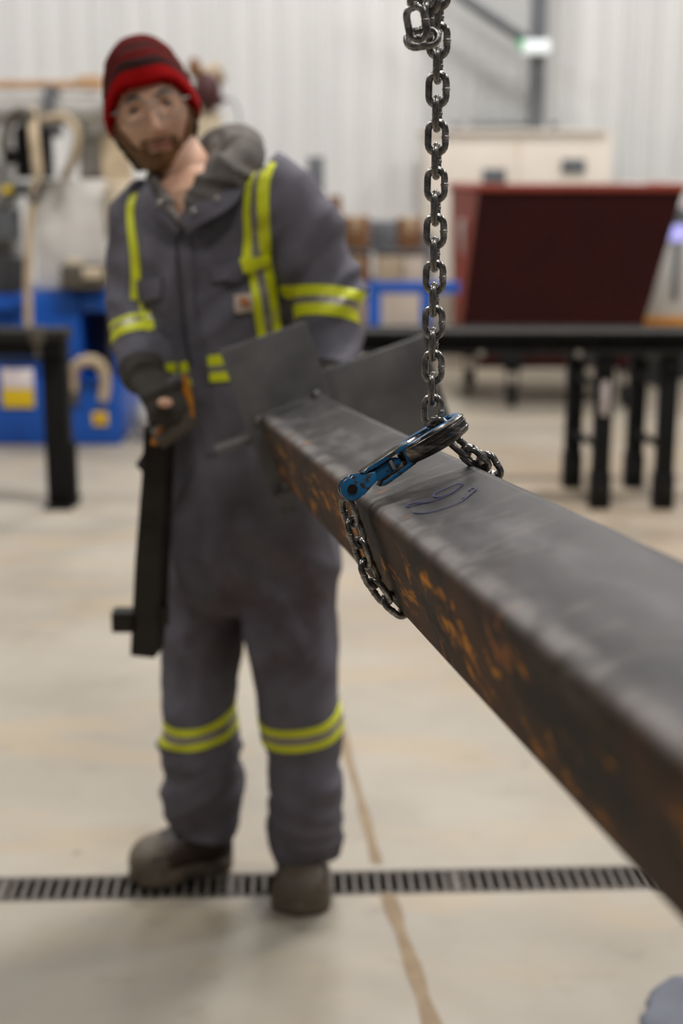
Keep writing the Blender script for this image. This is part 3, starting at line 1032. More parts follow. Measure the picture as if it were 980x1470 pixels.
# sleeve bands
ax = V((-.16, .30, 1)).normalized()
cR = atY(202, 478, 2.800)
kw = dict(maxr=.09, a0=-165, a1=42)
band('stripe', 'yel', cR, ax, -.012, .008, **kw); band('silver_stripe', 'silver', cR, ax, .008, .018, th=.0018, **kw); band('stripe', 'yel', cR, ax, .018, .028, **kw)
ax = V((.10, .12, 1)).normalized()
cL = atY(469, 449, 2.722)
sg = lambda a: .012 * cos(a)
band('stripe', 'yel', cL, ax, -.018, .004, sg, maxr=.11); band('silver_stripe', 'silver', cL, ax, .004, .018, sg, maxr=.11, th=.0018); band('stripe', 'yel', cL, ax, .018, .038, sg, maxr=.11)
# waist band in pieces
stripe('stripe', 'yel', [(228, 524), (240, 522), (252, 520)], [(230, 541), (241, 540), (253, 537)])
stripe('stripe', 'yel', [(258, 521), (270, 518), (281, 516)], [(260, 536), (271, 533), (282, 531)])
stripe('silver_stripe', 'silver', [(260, 536), (271, 533), (282, 531)], [(262, 545), (272, 543), (283, 541)])
stripe('stripe', 'yel', [(263, 545), (272, 543), (283, 541)], [(264, 557), (273, 556), (283, 554)])
stripe('stripe', 'yel', [(299, 511), (320, 508), (345, 506), (375, 503), (410, 498)], [(300, 526), (321, 523), (346, 521), (376, 518), (411, 513)])
stripe('silver_stripe', 'silver', [(300, 526), (321, 523), (346, 521), (376, 518), (411, 513)], [(301, 535), (322, 533), (347, 531), (377, 528), (412, 523)])
stripe('stripe', 'yel', [(301, 535), (322, 533), (347, 531), (377, 528), (412, 523)], [(302, 548), (323, 547), (348, 545), (378, 542), (413, 537)])
# placket, pocket flaps, patch
obj('placket', patch_grid(strip_px([(251, 322), (252, 370), (257, 430), (263, 480), (271, 520), (283, 580), (296, 650)], [(272, 318), (275, 370), (280, 430), (286, 480), (294, 520), (304, 580), (314, 650)], 6, 4), CB, .002, .003), M['cloth'], person, smooth=60)
obj('placket_seam', patch_grid(strip_px([(255, 345), (256, 390), (261, 440), (267, 485), (275, 525)], [(258, 345), (259, 390), (264, 440), (270, 485), (278, 525)], 6, 1), CB, .004, .004), M['seam'], person, smooth=60)
def quad_patch(name, mat, c, nu=8, nv=4, th=.003, off=.003, label=None):
    return obj(name, patch_grid(quad_px(c, nu, nv), CB, th, off), M[mat], person, label=label, smooth=60)
quad_patch('pocket_flap', 'cloth', ((303, 381), (349, 371), (349, 398), (306, 407)), off=.006)
quad_patch('pocket_flap', 'yel', ((348, 372), (390, 366), (390, 377), (348, 389)), 8, 3, .002, .009)
quad_patch('pocket_flap', 'cloth', ((201, 403), (235, 398), (233, 428), (204, 434)), off=.006)
quad_patch('chest_patch', 'patch', ((337, 424), (361, 422), (362, 446), (338, 449)), 5, 5, .0015, .004, 'tan square cloth patch')
bm = patch_grid(strip_px([(344, 432), (349, 428), (355, 430), (357, 435)], [(346, 440), (350, 437), (353, 438), (356, 442)], 4, 2), CB, .0018, .0055)
obj('patch_mark', bm, M['patch_mark'], person, label='orange curled mark on the patch', smooth=60)

# ---- head frame
HROLL = radians(12.5)
HC = atY(217, 156, 2.775)
toC = (CO - HC); toC.z *= .55; toC.normalize()
hy = -toC                                            # back of head
hx0 = V((1, 0, 0)); hx0 = (hx0 - hy * hx0.dot(hy)).normalized(); hz0 = hx0.cross(hy)
hx = hx0 * cos(HROLL) + hz0 * sin(HROLL); hz = -hx0 * sin(HROLL) + hz0 * cos(HROLL)
HC = HC + hy * .088
HM = Matrix(((hx.x, hy.x, hz.x, HC.x), (hx.y, hy.y, hz.y, HC.y), (hx.z, hy.z, hz.z, HC.z), (0, 0, 0, 1)))
def gs(x, s): return math.exp(-(x / s) ** 2)
def sm(a, b, x):
    t = max(0, min(1, (x - a) / (b - a))); return t * t * (3 - 2 * t)
def head_pt(th, ph):
    """th: angle round the head (0 = face), ph: elevation"""
    dx, dy_, dz = sin(th) * cos(ph), -cos(th) * cos(ph), sin(ph)
    x, y, z = .0765 * dx, .096 * dy_, .118 * dz
    jaw = sm(-.005, -.105, z)
    x *= 1 - .15 * jaw
    if y < 0:
        y *= 1 + .03 * jaw
        f = sm(0, -.04, y)
        y += f * .006 * gs(z - .035, .02) * 0
        y -= f * .0035 * gs(z - .026, .010) * gs(abs(x) - .028, .022)          # brow
        y += f * .0105 * gs(z - .004, .013) * gs(abs(x) - .031, .016)          # eye sockets
        y -= f * .004 * gs(z + .018, .016) * gs(abs(x) - .042, .018)           # cheek bones
        nz = sm(.012, -.036, z) * sm(-.052, -.041, z)
        w = .0085 + .007 * nz
        y -= f * (.007 + .027 * nz) * sm(.018, .004, z) * sm(-.052, -.042, z) * gs(x, w)   # nose
        y -= f * .004 * gs(z + .047, .012) * gs(abs(x) - .013, .006) * 0
        y -= f * .0045 * (gs(z + .0625, .0055) + gs(z + .0745, .006)) * gs(x, .022)          # lips
        y += f * .0030 * gs(z + .0685, .0025) * gs(x, .026)
        y -= f * .008 * gs(z + .105, .014) * gs(x, .026)                        # chin
    else:
        y *= 1 - .10 * jaw
        x *= 1 - .12 * sm(-.03, -.10, z)
    return V((x, y, z))
NT, NP = 96, 72
def head_grid(fn=None):
    return [[head_pt(2 * pi * j / NT, -pi / 2 + pi * i / NP) for j in range(NT)] for i in range(1, NP)]
HG = head_grid()
def head_normals(g):
    n = []
    for i, row in enumerate(g):
        r = []
        for j, p in enumerate(row):
            a = g[min(i + 1, len(g) - 1)][j] - g[max(i - 1, 0)][j]
            b = row[(j + 1) % NT] - row[j - 1]
            q = b.cross(a)
            r.append(q.normalized() if q.length > 1e-9 else V((0, 0, 1 if i > 10 else -1)))
        n.append(r)
    return n
HN = head_normals(HG)
# ---- body: one continuous surface from head to feet (inside the clothes)
bm = bmesh.new()
add_loft(bm, [[HM @ p for p in r] for r in HG])
neckA = HM @ V((0, .018, -.045))
nb_ = (sum(torso[0], V((0, 0, 0))) / 32)
pts = [neckA, neckA.lerp(nb_, .5) + V((.0, -.012, 0)), nb_ + V((0, -.012, -.02)), nb_ + V((0, 0, -.10))]
add_tube(bm, pts, [.052, .050, .058, .072], 24)
for s in (-1, 1):                                   # ears
    add_ball(bm, HM @ V((s * .077, .012, -.004)), .03, 12, (.35, .55, 1.0), HM.to_3x3().normalized().to_4x4())
for r, k in ((torso, .86), (legR, .62), (legL, .62), (armR, .52), (armL, .50)):
    add_loft(bm, [scale_ring(q, k if i < len(r) - 2 else k * .8) for i, q in enumerate(r)])
# stubs from the cuffs into the gloves and from the hems into the boots
GW = atY(206, 540, 2.675)
add_tube(bm, [armR_p[-3], armR_p[-1], GW], [.026, .024, .022], 14)
LWp = atY(470, 566, 2.60)
add_tube(bm, [armL_p[-3], armL_p[-1], LWp], [.026, .024, .022], 14)
_bt = [atH(*b).lerp(atH(*a), .24) for a, b in (((190, 1266), (330, 1238)), ((428, 1316), (444, 1252)))]
for c0, x, y in ((legR[-1], _bt[0].x, _bt[0].y), (legL[-1], _bt[1].x, _bt[1].y)):
    c = sum(c0, V((0, 0, 0))) / len(c0)
    q = V((x, y, .07))
    add_tube(bm, [c.lerp(q, -.2), q], [.026, .026], 14)
bm = remesh(bm, .0042, 2, .35)
HB = bvh_of(bm)
obj('body', bm, M['skin'], person, smooth=None)
for p in person.children[-1].data.polygons: p.use_smooth = True

# shells that follow the head
def shell(keep, offfn, inset=.003):
    """closed shell over the head grid where keep(p, th) is true"""
    bm = bmesh.new()
    vo, vi = {}, {}
    def get(i, j):
        if (i, j) not in vo:
            p, n = HG[i][j], HN[i][j]
            vo[i, j] = bm.verts.new(HM @ (p + n * offfn(p, i, j)))
            vi[i, j] = bm.verts.new(HM @ (p - n * inset))
        return vo[i, j], vi[i, j]
    ed = {}
    qs = []
    for i in range(len(HG) - 1):
        for j in range(NT):
            q = [(i, j), (i, (j + 1) % NT), (i + 1, (j + 1) % NT), (i + 1, j)]
            if all(keep(HG[a][b], b) for a, b in q): qs.append(q)
    for q in qs:
        g = [get(*k) for k in q]
        bm.faces.new([a for a, b in g]); bm.faces.new([b for a, b in g][::-1])
        for a, b in zip(q, q[1:] + q[:1]): ed[a, b] = 1
    for (a, b) in ed:
        if (b, a) not in ed: bm.faces.new((vo[b], vo[a], vi[a], vi[b]))
    return bm
def nz3(p, s, k=0): return noise.noise(p * s + V((k, k, k)))
# beard: jaw, chin, moustache; mouth left free
def beard_keep(p, j):
    if p.y > .012: return False
    top = -.064 + .036 * sm(.042, .066, abs(p.x)) + (.016 if abs(p.x) > .066 else 0)
    tash = abs(p.x) < .036 and -.064 < p.z < -.0515
    if p.z > top and not tash: return False
    if abs(p.x) < .020 and -.078 < p.z < -.0595 and p.y < -.05: return False
    return True
def beard_off(p, i, j):
    return .0025 + .007 * sm(-.07, -.11, p.z) + .005 * sm(.02, .06, abs(p.x)) + .003 * nz3(p, 90)
b = shell(beard_keep, beard_off, .002)
obj('beard', b, M['beard'], person, label='light brown full beard')
# hair below the beanie
def hair_keep(p, j):
    th = abs(math.atan2(p.x, -p.y))
    return p.z < .03 and p.z > -.098 and th > 1.22 and (p.z > -.05 or th > 1.38)
obj('hair', shell(hair_keep, lambda p, i, j: .014 + .006 * sm(-.04, -.09, p.z) + .006 * nz3(p, 60), .002), M['hair'], person)
# beanie
def edge_z(x, y):
    th = abs(math.atan2(x, -y))
    return .036 - .075 * sm(.35, 1.55, th) - .012 * sm(1.5, 3.1, th)
def bean_keep(p, j): return p.z > edge_z(p.x, p.y)
def bean_off(p, i, j):
    e = p.z - edge_z(p.x, p.y)
    o = .0135 + .0045 * sm(.052, .040, e) + .008 * sm(.055, .118, p.z)
    o -= .006 * sm(.010, .0, e)
    return o + .0012 * nz3(p, 45) + .0016 * sin(e * 260) * (e > .05)
bm = shell(bean_keep, bean_off, .001)
lay = bm.verts.layers.float.new('band')
HI = HM.inverted()
for v in bm.verts:
    q = HI @ v.co
    v[lay] = max(0, min(.2, (q.z - edge_z(q.x, q.y))))
obj('beanie', bm, M['beanie'], person, label='red knitted beanie with a dark grey band above its bright rim', smooth=70)
# eyes, brows, lips
for s in (-1, 1):
    obj('eye', ball(HM @ V((s * .0315, -.0725, .003)), .0112, 16), M['eye'], person)
    obj('iris', ball(HM @ V((s * .0315 - .001, -.0806, .0030)), .0056, 12, (1, .6, 1), HM.to_3x3().to_4x4()), M['iris'], person)
    obj('eyelid', tube([HM @ V((s * x, y, z)) for x, y, z in ((.019, -.0815, .005), (.026, -.0845, .0105), (.033, -.0845, .011), (.040, -.081, .0085), (.045, -.0765, .003))], [.002, .0034, .0036, .0034, .002], 8), M['skin'], person)
    bm = bmesh.new()
    pts = [HM @ V((s * x, y, z)) for x, y, z in ((.013, -.0985, .021), (.024, -.099, .0255), (.036, -.096, .026), (.046, -.087, .022))]
    add_tube(bm, catmull(pts, 3), [.002 + .0022 * sin(pi * k / 9) for k in range(10)], 8)
    obj('eyebrow', bm, M['hair'], person)
def lipgrid():
    L = []
    for k in range(9):
        x = -.020 + .040 * k / 8
        row = []
        for m in range(5):
            z = -.0605 - .016 * m / 4 * (1 - (x / .026) ** 2) - .004 * (x / .023) ** 2 - .003 * (1 - (1 - (x / .026) ** 2))
            row.append(HM @ V((x, -.2, z)))
        L.append(row)
    return L
bm = bmesh.new()
g = []
for row in lipgrid():
    r = []
    for p in row:
        h = HB.ray_cast(p, hy)
        q = h[0] if h[0] is not None else p
        r.append((bm.verts.new(q - hy * .0016), bm.verts.new(q + hy * .002)))
    g.append(r)
for i in range(len(g) - 1):
    for j in range(len(g[0]) - 1):
        bm.faces.new((g[i][j][0], g[i + 1][j][0], g[i + 1][j + 1][0], g[i][j + 1][0]))
        bm.faces.new((g[i][j + 1][1], g[i + 1][j + 1][1], g[i + 1][j][1], g[i][j][1]))
obj('lips', bm, M['lips'], person, smooth=60)
# glasses
gl = obj('glasses', tube([HM @ V((x, y, z)) for x, y, z in ((-.012, -.111, .010), (0, -.113, .012), (.012, -.111, .010))], .0022, 8), M['frame'], person, label='clear wraparound safety glasses')
for s in (-1, 1):
    bm = bmesh.new()
    outl = [(.008, .018), (.020, .021), (.040, .020), (.057, .014), (.062, .002), (.054, -.016), (.038, -.024), (.022, -.023), (.011, -.012)]
    def lp(x, z, d=0): return HM @ V((s * x, -.113 + d + 9.0 * max(0, x - .012) ** 2 * 1.0 + 2.5 * max(0, x - .03) ** 2, z))
    c = [bm.verts.new(lp(x, z)) for x, z in outl]; c2 = [bm.verts.new(lp(x, z, .0014)) for x, z in outl]
    mid = bm.verts.new(lp(.034, -.001)); mid2 = bm.verts.new(lp(.034, -.001, .0014))
    k = len(c)
    for i in range(k):
        bm.faces.new((c[i], c[(i + 1) % k], mid)); bm.faces.new((c2[(i + 1) % k], c2[i], mid2))
        bm.faces.new((c[i], c2[i], c2[(i + 1) % k], c[(i + 1) % k]))
    obj('lens', bm, M['lens'], gl)
    obj('rim', tube([lp(x, z, .0007) for x, z in outl], .0013, 6, closed=True), M['frame'], gl)
    obj('temple', tube([lp(.060, .006), HM @ V((s * .074, -.06, .006)), HM @ V((s * .080, .0, .004))], .0022, 8), M['frame'], gl)

# ---- hood of the sweatshirt round the neck
def hoodpath(l): return catmull([atY(*p) for p in l], 6)
bm = bmesh.new()
def onc(x, y, out=.004, Y=2.75):
    h = hit_px(x, y)
    return h[0] + V((0, -out, out * .4)) if h else atY(x, y, Y)
hp_ = [onc(257, 328, .006), onc(246, 306, .006), onc(233, 282, .008), onc(222, 262, .010, 2.80), atY(232, 248, 2.93), atY(280, 232, 3.0), atY(322, 213, 2.97), atY(345, 216, 2.90), onc(352, 238, .016, 2.78), onc(330, 258, .016), onc(303, 282, .014), onc(278, 306, .010), onc(260, 328, .008)]
pts = catmull(hp_, 6)
rad = []
for i, p in enumerate(pts):
    f = i / (len(pts) - 1)
    rad.append(.012 + .020 * sm(.25, .5, f) * sm(1.0, .80, f) + .010 * gs(f - .62, .12))
add_tube(bm, pts, rad, 18, ref=(0, 0, 1), flat=1.25)
# inner roll and the bag of the hood behind
pts = hoodpath([(260, 326, 2.715), (243, 306, 2.74), (232, 286, 2.79), (246, 262, 2.90), (290, 236, 2.93), (316, 222, 2.90), (318, 240, 2.83), (302, 270, 2.77), (280, 300, 2.735), (262, 326, 2.715)])
add_tube(bm, pts, [.010 + .016 * sm(.2, .6, i / (len(pts) - 1)) * sm(1, .7, i / (len(pts) - 1)) for i in range(len(pts))], 14, flat=1.2)
add_ball(bm, atY(322, 240, 2.99), .075, 20, (1.0, .75, .62))
add_ball(bm, atY(330, 215, 2.94), .045, 16, (1.0, .9, .6))
bm = remesh(bm, .006, 4, .5)
bm.normal_update()
mv = []
for v in bm.verts:
    q = v.co + V((.03 * noise.noise(v.co * 8), 0, .02 * noise.noise(v.co * 9)))
    mv.append((v, v.normal * (.008 * fold(V((q.x - q.z * .6, q.y, q.z + q.x * .4)), 9, 22, 3) + .002 * noise.noise(v.co * 30))))
for v, d in mv: v.co += d
obj('hood', bm, M['hood'], person, label='grey sweatshirt hood bunched behind the neck', smooth=None)
for p in person.children[-1].data.polygons: p.use_smooth = True
# collar flaps of the coverall with snaps
HDB = None
def collar(pl, th=.006):
    bm = bmesh.new()
    A = [atY(*p[0]) for p in pl]; Bq = [atY(*p[1]) for p in pl]
    A = catmull(A, 5); Bq = catmull(Bq, 5)
    rings = []
    for a, b in zip(A, Bq):
        d = (b - a); nn = V((d.z, 0, -d.x)); nrm = V((0, -1, .25)).normalized()
        rings.append([a, a.lerp(b, .5) + nrm * .006, b + nrm * .002, b + nrm * (.002 - th), a.lerp(b, .5) + nrm * (.006 - th), a - nrm * th])
    add_loft(bm, rings)
    return bm
obj('collar_flap', collar([((262, 318, 2.68), (268, 336, 2.675)), ((275, 296, 2.68), (288, 322, 2.665)), ((300, 278, 2.69), (318, 306, 2.665)), ((330, 258, 2.715), (338, 290, 2.675)), ((352, 238, 2.76), (352, 268, 2.70))]), M['cloth'], person)
obj('collar_flap', collar([((258, 330, 2.69), (252, 340, 2.70)), ((240, 308, 2.705), (226, 320, 2.72)), ((222, 282, 2.73), (206, 300, 2.755)), ((212, 260, 2.79), (198, 280, 2.80))]), M['cloth'], person)
for x, y, Y in ((229, 292, 2.708), (277, 303, 2.664), (311, 285, 2.664)):
    c = atY(x, y, Y)
    obj('snap', ball(c, .0055, 12, (1, .45, 1)), M['bright'], person)

# ---- boots
def boot(toe_px, heel_px, ank, name='boot'):
    toe, heel = atH(*toe_px), atH(*heel_px)
    d = (toe - heel); L = d.length; d.normalize()
    s = V((-d.y, d.x, 0))
    def q(t, w, z): return heel + d * (t * L) + s * (w * 1.13) + V((0, 0, z))
    prof = [(.0, .024, .085), (.03, .034, .10), (.12, .040, .112), (.28, .042, .120), (.42, .042, .116), (.55, .046, .104), (.68, .052, .092), (.80, .053, .086), (.90, .047, .078), (.97, .034, .062), (1.0, .018, .048)]
    rings = []
    for t, w, h in prof:
        r = []
        for k in range(20):
            a = 2 * pi * k / 20
            c_, s_ = cos(a), sin(a)
            z = .022 + (h - .022) * (.5 + .5 * (abs(s_) ** .75) * (1 if s_ > 0 else -1)) if True else 0
            ww = w * abs(c_) ** .6 * (1 if c_ > 0 else -1)
            r.append(q(t, ww, z))
        rings.append(r)
    bm = bmesh.new()
    add_loft(bm, rings)
    base = q(.24, 0, .06)
    top = V((ank.x, ank.y, .25))
    rr = []
    for f, rx, ry in ((0, .040, .058), (.35, .041, .056), (.7, .043, .054), (1, .045, .054)):
        c = base.lerp(top, f); rr.append(ell(c, s * rx, d * ry, 20))
    add_loft(bm, rr)
    bm = remesh(bm, .005, 5, .5)
    BB = bvh_of(bm)
    b = obj(name, bm, M['boot'], person, smooth=60)
    # sole
    bm = bmesh.new()
    outl = []
    n = 14
    for k in range(n + 1):
        t = -.025 + 1.05 * k / n
        w = .030 + .012 * sm(0, .1, t) + .014 * sm(.4, .75, t) - .006 * gs(t - .42, .15)
        w *= math.sqrt(max(0, 1 - max(0, (t - .78) / .245) ** 2)) * math.sqrt(max(.02, 1 - max(0, (.08 - t) / .106) ** 2))
        outl.append((t, max(w, .004)))
    loop = [q(t, w, .002) for t, w in outl] + [q(t, -w, .002) for t, w in reversed(outl)]
    c = sum(loop, V((0, 0, 0))) / len(loop)
    up = lambda k, z: [c + (p - c) * k + V((0, 0, z)) for p in loop]
    add_loft(bm, [up(.97, 0), up(1.01, .006), up(1.01, .022), up(.985, .030), up(.93, .034)])
    obj('sole', bm, M['sole'], b, smooth=50)
    # toe cap
    bm = bmesh.new()
    for t, w, h in ((.70, .0545, .094), (.72, .056, .095), (.80, .0565, .0895), (.90, .050, .082), (.975, .036, .066), (1.01, .019, .050)):
        pass
    rings = []
    for t, w, h in ((.70, .0535, .0925), (.73, .0555, .0935), (.80, .056, .089), (.90, .0500, .0815), (.975, .0365, .0655), (1.012, .019, .050)):
        r = []
        for k in range(13):
            a = pi * k / 12
            r.append(q(t, w * (abs(cos(a)) ** .6) * (1 if cos(a) > 0 else -1), .030 + (h - .030) * sin(a) ** .75))
        rings.append(r)
    add_loft(bm, rings)
    obj('toe_cap', bm, M['bootcap'], b, smooth=50)
    # laces
    for t in (.36, .43, .50, .57):
        pts = []
        for k in range(7):
            w = -.026 + .052 * k / 6
            h = BB.ray_cast(q(t + .01 * (k % 2), w, .3), V((0, 0, -1)))
            if h[0] is not None: pts.append(h[0] + V((0, 0, .002)))
        if len(pts) > 2: obj('lace', tube(pts, .0026, 6), M['darkgrey'], b)
    return b
boot((190, 1266), (330, 1238), sum(legR[-1], V((0, 0, 0))) / 28)
boot((428, 1316), (444, 1252), sum(legL[-1], V((0, 0, 0))) / 28)

# ---- hands in gloves
def hand(W, d, nrm, side, curl, spread=1.0, thumb=((.3, .55), (.55, .6)), size=1.0, fl=(.072, .080, .074, .058)):
    """W wrist, d wrist->knuckles, nrm palm direction, side towards the thumb"""
    d = d.normalized(); side = (side - d * side.dot(d)).normalized(); nrm = (nrm - d * nrm.dot(d) - side * nrm.dot(side)).normalized()
    bm = bmesh.new()
    S = size
    rings = []
    for f, w, h in ((-.25, .030, .024), (0, .031, .021), (.35, .040, .020), (.75, .045, .017), (1.0, .044, .014)):
        rings.append(ell(W + d * (f * .088 * S), side * w * S, nrm * h * S, 18, 2.4))
    add_loft(bm, rings)
    tips = []
    for k, L in enumerate(fl):
        o = (.031 - .0205 * k) * S
        p = W + d * (.084 - .004 * abs(k - 1)) * S + side * o
        a = 0.0
        pts, rr = [p - d * .02], [.0125 * S]
        seg = (.46, .30, .24)
        cu = curl[k] if isinstance(curl[0], (tuple, list)) else curl
        for m in range(3):
            a += cu[m]
            dirv = d * cos(a) + nrm * sin(a) + side * (.06 * spread * (1.5 - k) / 1.5)
            pts.append(pts[-1] + dirv.normalized() * (L * S * seg[m] + (.02 if m == 0 else 0)))
            rr.append((.0118, .0108, .0090)[m] * S * (1 - .05 * (k == 3)))
        add_tube(bm, [pts[0]] + catmull(pts[0:], 3)[1:], [rr[min(3, int(i / 3))] for i in range(len(catmull(pts, 3)))], 12, ref=side)
        add_ball(bm, pts[-1], rr[-1] * 1.0, 10)
        tips.append(pts[-1])
    p = W + d * .022 * S + side * .026 * S
    pts = [p, p + (side * .8 + d * .6 + nrm * .25).normalized() * .040 * S]
    pts.append(pts[-1] + (side * thumb[0][0] + d * .75 + nrm * thumb[0][1]).normalized() * .032 * S)
    pts.append(pts[-1] + (side * -.15 + d * .7 + nrm * thumb[1][1]).normalized() * .026 * S)
    add_tube(bm, pts, [.016 * S, .0145 * S, .0125 * S, .0105 * S], 12, ref=nrm)
    add_ball(bm, pts[-1], .0105 * S, 10)
    return bm, tips, pts[-1]
# tool handle, defined first so the fingers close on it: a D shaped loop
hA, hB, hC_, hD = atY(216, 566, 2.625), atY(262, 545, 2.625), atY(273, 597, 2.625), atY(226, 630, 2.625)
Wr = atY(206, 540, 2.665)
gd = (atY(236, 566, 2.60) - Wr).normalized()
bmh, tips, th = hand(Wr, gd, V((.10, .35, -1)), V((.75, .62, .25)), (.55, 1.05, .9), .5, size=.92)
# cuff of the glove
add_tube(bmh, [armR_p[-1] + (armR_p[-1] - armR_p[-2]) * -.6, armR_p[-1], GW.lerp(Wr, .5), Wr + gd * .01], [.046, .045, .040, .034], 18)
obj('glove', remesh(bmh, .0035, 3, .45), M['glove'], person, smooth=60)
obj('bare_fingertip', ball(atY(237, 578, 2.575), .0105, 12, (1.4, 1, .9)), M['skin'], person, label='bare thumb tip showing at the worn glove')
bmh, tips2, th2 = hand(LWp + V((0, 0, .0)), V((-.25, -.35, -.9)), V((.2, -.95, .25)), V((-.95, -.1, .25)), (.12, .25, .25), .8)
add_tube(bmh, [armL_p[-2], armL_p[-1], LWp], [.040, .040, .032], 18)
obj('glove', remesh(bmh, .0035, 3, .45), M['glove'], person, smooth=60)

# ================================================================== TOOL IN HIS HAND
tool = thing('hand_tool', 'long black hand tool with orange-edged loop handle hanging from the gloved right hand', 'tool', atY(210, 945, 2.66))
pts = [hA.lerp(hB, .08), hB, hB.lerp(hC_, .5) + V((.006, 0, 0)), hC_, hC_.lerp(hD, .5), hD, hD.lerp(hA, .5), hA.lerp(hB, .08)]
obj('grip_bar', tube([hA, hA.lerp(hB, .5), hB], .0125, 14), M['darkgrey'], tool)
obj('handle_side', tube([hB + V((0, 0, .006)), hB.lerp(hC_, .5) + V((.004, 0, 0)), hC_ + V((0, 0, -.004))], .0085, 12), M['handle_orange'], tool, label='orange side of the loop handle')
obj('handle_base', tube([hC_ + V((.004, 0, 0)), hC_.lerp(hD, .5), hD], [.021, .023, .022], 14), M['handle_grey'], tool)
obj('handle_edge', tube([hD + V((.018, -.012, .030)), hD + V((.004, -.014, .014)), hD + V((-.006, -.012, -.008))], .0070, 10), M['handle_orange'], tool, label='orange corner of the handle')
obj('handle_back', tube([hA + V((.004, .01, 0)), hA.lerp(hD, .5) + V((-.002, .016, 0)), hD + V((0, .01, 0))], .014, 12), M['tool'], tool)
bm = bmesh.new()
def tp(x, y, dYY=0): return atY(x, y, 2.665 + dYY)
f = [tp(206, 612), tp(240, 606), tp(236, 700), tp(232, 790), tp(228, 880), tp(222, 946), tp(186, 942), tp(194, 800), tp(203, 690)]
add_prism(bm, f, V((.012, .05, .006)))
bmesh.ops.bevel(bm, geom=bm.edges[:], offset=.003, segments=2, affect='EDGES', profile=.5)
obj('body', bm, M['tool'], tool)
obj('foot_block', box(tp(160, 909) + V((0, 0, 0)), tp(196, 880) + V((0, .045, 0)), .003), M['tool'], tool)
bm = bmesh.new()
add_prism(bm, [tp(208, 646), tp(194, 668), tp(206, 680)], V((0, .03, 0)))
bmesh.ops.bevel(bm, geom=bm.edges[:], offset=.002, segments=2, affect='EDGES', profile=.5)
obj('release_lever', bm, M['darkgrey'], tool)
for y in (740, 752, 764): obj('grip_rib', box(tp(200, y) + V((0, -.003, 0)), tp(226, y - 5) + V((0, .004, 0)), .001), M['tool'], tool)
obj('side_catch', box(tp(230, 872), tp(238, 900) + V((.004, .03, 0)), .002), M['tool'], tool)

# ================================================================== BLACK STEEL TABLES
# right: two narrow trestles carrying a long rail
def X(px, py, D): return atY(px, py, D).x
def trestle(px_front, px_back, label):
    Df, Db = 6.43, 6.89
    xf, xb = X(px_front, 700, Df), X(px_back, 690, Db)
    t = thing('trestle', label, 'trestle', ((xf + xb) / 2, (Df + Db) / 2, 0), 'black trestles under the rail')
    H, w = .715, .040
    for x, D in ((xf, Df), (xb, Db)):
        l = obj('leg', box((x - w, D - w, .0), (x + w, D + w, H), .004), M['black'], t)
        obj('foot_sleeve', box((x - w - .006, D - w - .006, .004), (x + w + .006, D + w + .006, .17), .004), M['black'], l)
        for z in (.10,):
            obj('bolt', cyl((x, D - w - .022, z), (x, D - w - .004, z), .018, 10), M['blackworn'], l)
    for z in (.28, .56):
        bm = bmesh.new(); add_tube(bm, [(xf, Df + w, z), (xb, Db - w, z)], .022, 4)
        obj('stretcher', bm, M['black'], t, smooth=None)
    bm = bmesh.new(); add_tube(bm, [(xf, Df - .06, H - .040), (xb, Db + .06, H - .040)], .036, 4)
    obj('cap', bm, M['black'], t, smooth=None)
    if px_front < 900:
        obj('tag', box((xf - .016, Df - w - .004, .44), (xf + .018, Df - w - .0005, .60), .001), M['grey_sticker'], t, label='pale sticker on the front leg')
trestle(860, 820, 'black trestle with a pale sticker on its front leg, left of two')
trestle(951, 908, 'black trestle at the right edge of the photo, right of two')
xa, xb = X(505, 490, 6.4), X(1060, 490, 6.4)
t = thing('steel_rail', 'long black steel rail with bolts lying across the trestles by the red hopper', 'rail', (xa, 6.43, .717))
obj('web', box((xa, 6.40, .735), (xb, 6.46, .805), .003), M['black'], t)
obj('flange', box((xa, 6.36, .806), (xb, 6.52, .822), .002), M['blackworn'], t)
obj('flange', box((xa, 6.36, .718), (xb, 6.52, .734), .002), M['blackworn'], t)
obj('back_web', box((xa, 6.80, .718), (xb, 6.86, .80), .003), M['black'], t)
for px in (560, 615, 690, 765, 830, 890, 950):
    x = X(px, 503, 6.36)
    obj('bolt', cyl((x, 6.348, .726), (x, 6.36, .726), .016, 10), M['bright'] if px in (690, 830) else M['blackworn'], t)
    obj('gusset', box((x - .05, 6.375, .735), (x - .042, 6.40, .805), .001), M['black'], t)

# left: worktable leaving the frame
D = 6.40
xr = X(99, 600, D)
t = thing('work_table', 'black steel worktable cut by the left edge, in front of the blue machine', 'table', (xr - .6, D + .08, 0))
zt_ = atY(50, 474, D).z
obj('table_top', box((xr - 1.5, D - .02, zt_ - .05), (xr, D + .16, zt_), .004), M['blackworn'], t)
obj('apron', box((xr - 1.48, D, zt_ - .12), (xr - .01, D + .03, zt_ - .052), .003), M['black'], t)
x0l = X(62, 640, D)
for x in (x0l, xr - 1.45):
    l = obj('leg', box((x, D + .031, .013), (x + .112, D + .145, zt_ - .052), .004), M['black'], t)
    obj('foot_plate', box((x - .01, D - .03, 0), (x + .12, D + .26, .012), .003), M['black'], l)
obj('brace_plate', box((x0l + .114, D + .06, .0), (x0l + .135, D + .11, .30), .003), M['blackworn'], t)
obj('lower_edge', box((xr - 1.48, D + .0, zt_ - .150), (x0l - .002, D + .03, zt_ - .128), .002), M['blackworn'], t)
c = atY(52, 478, D - .055)
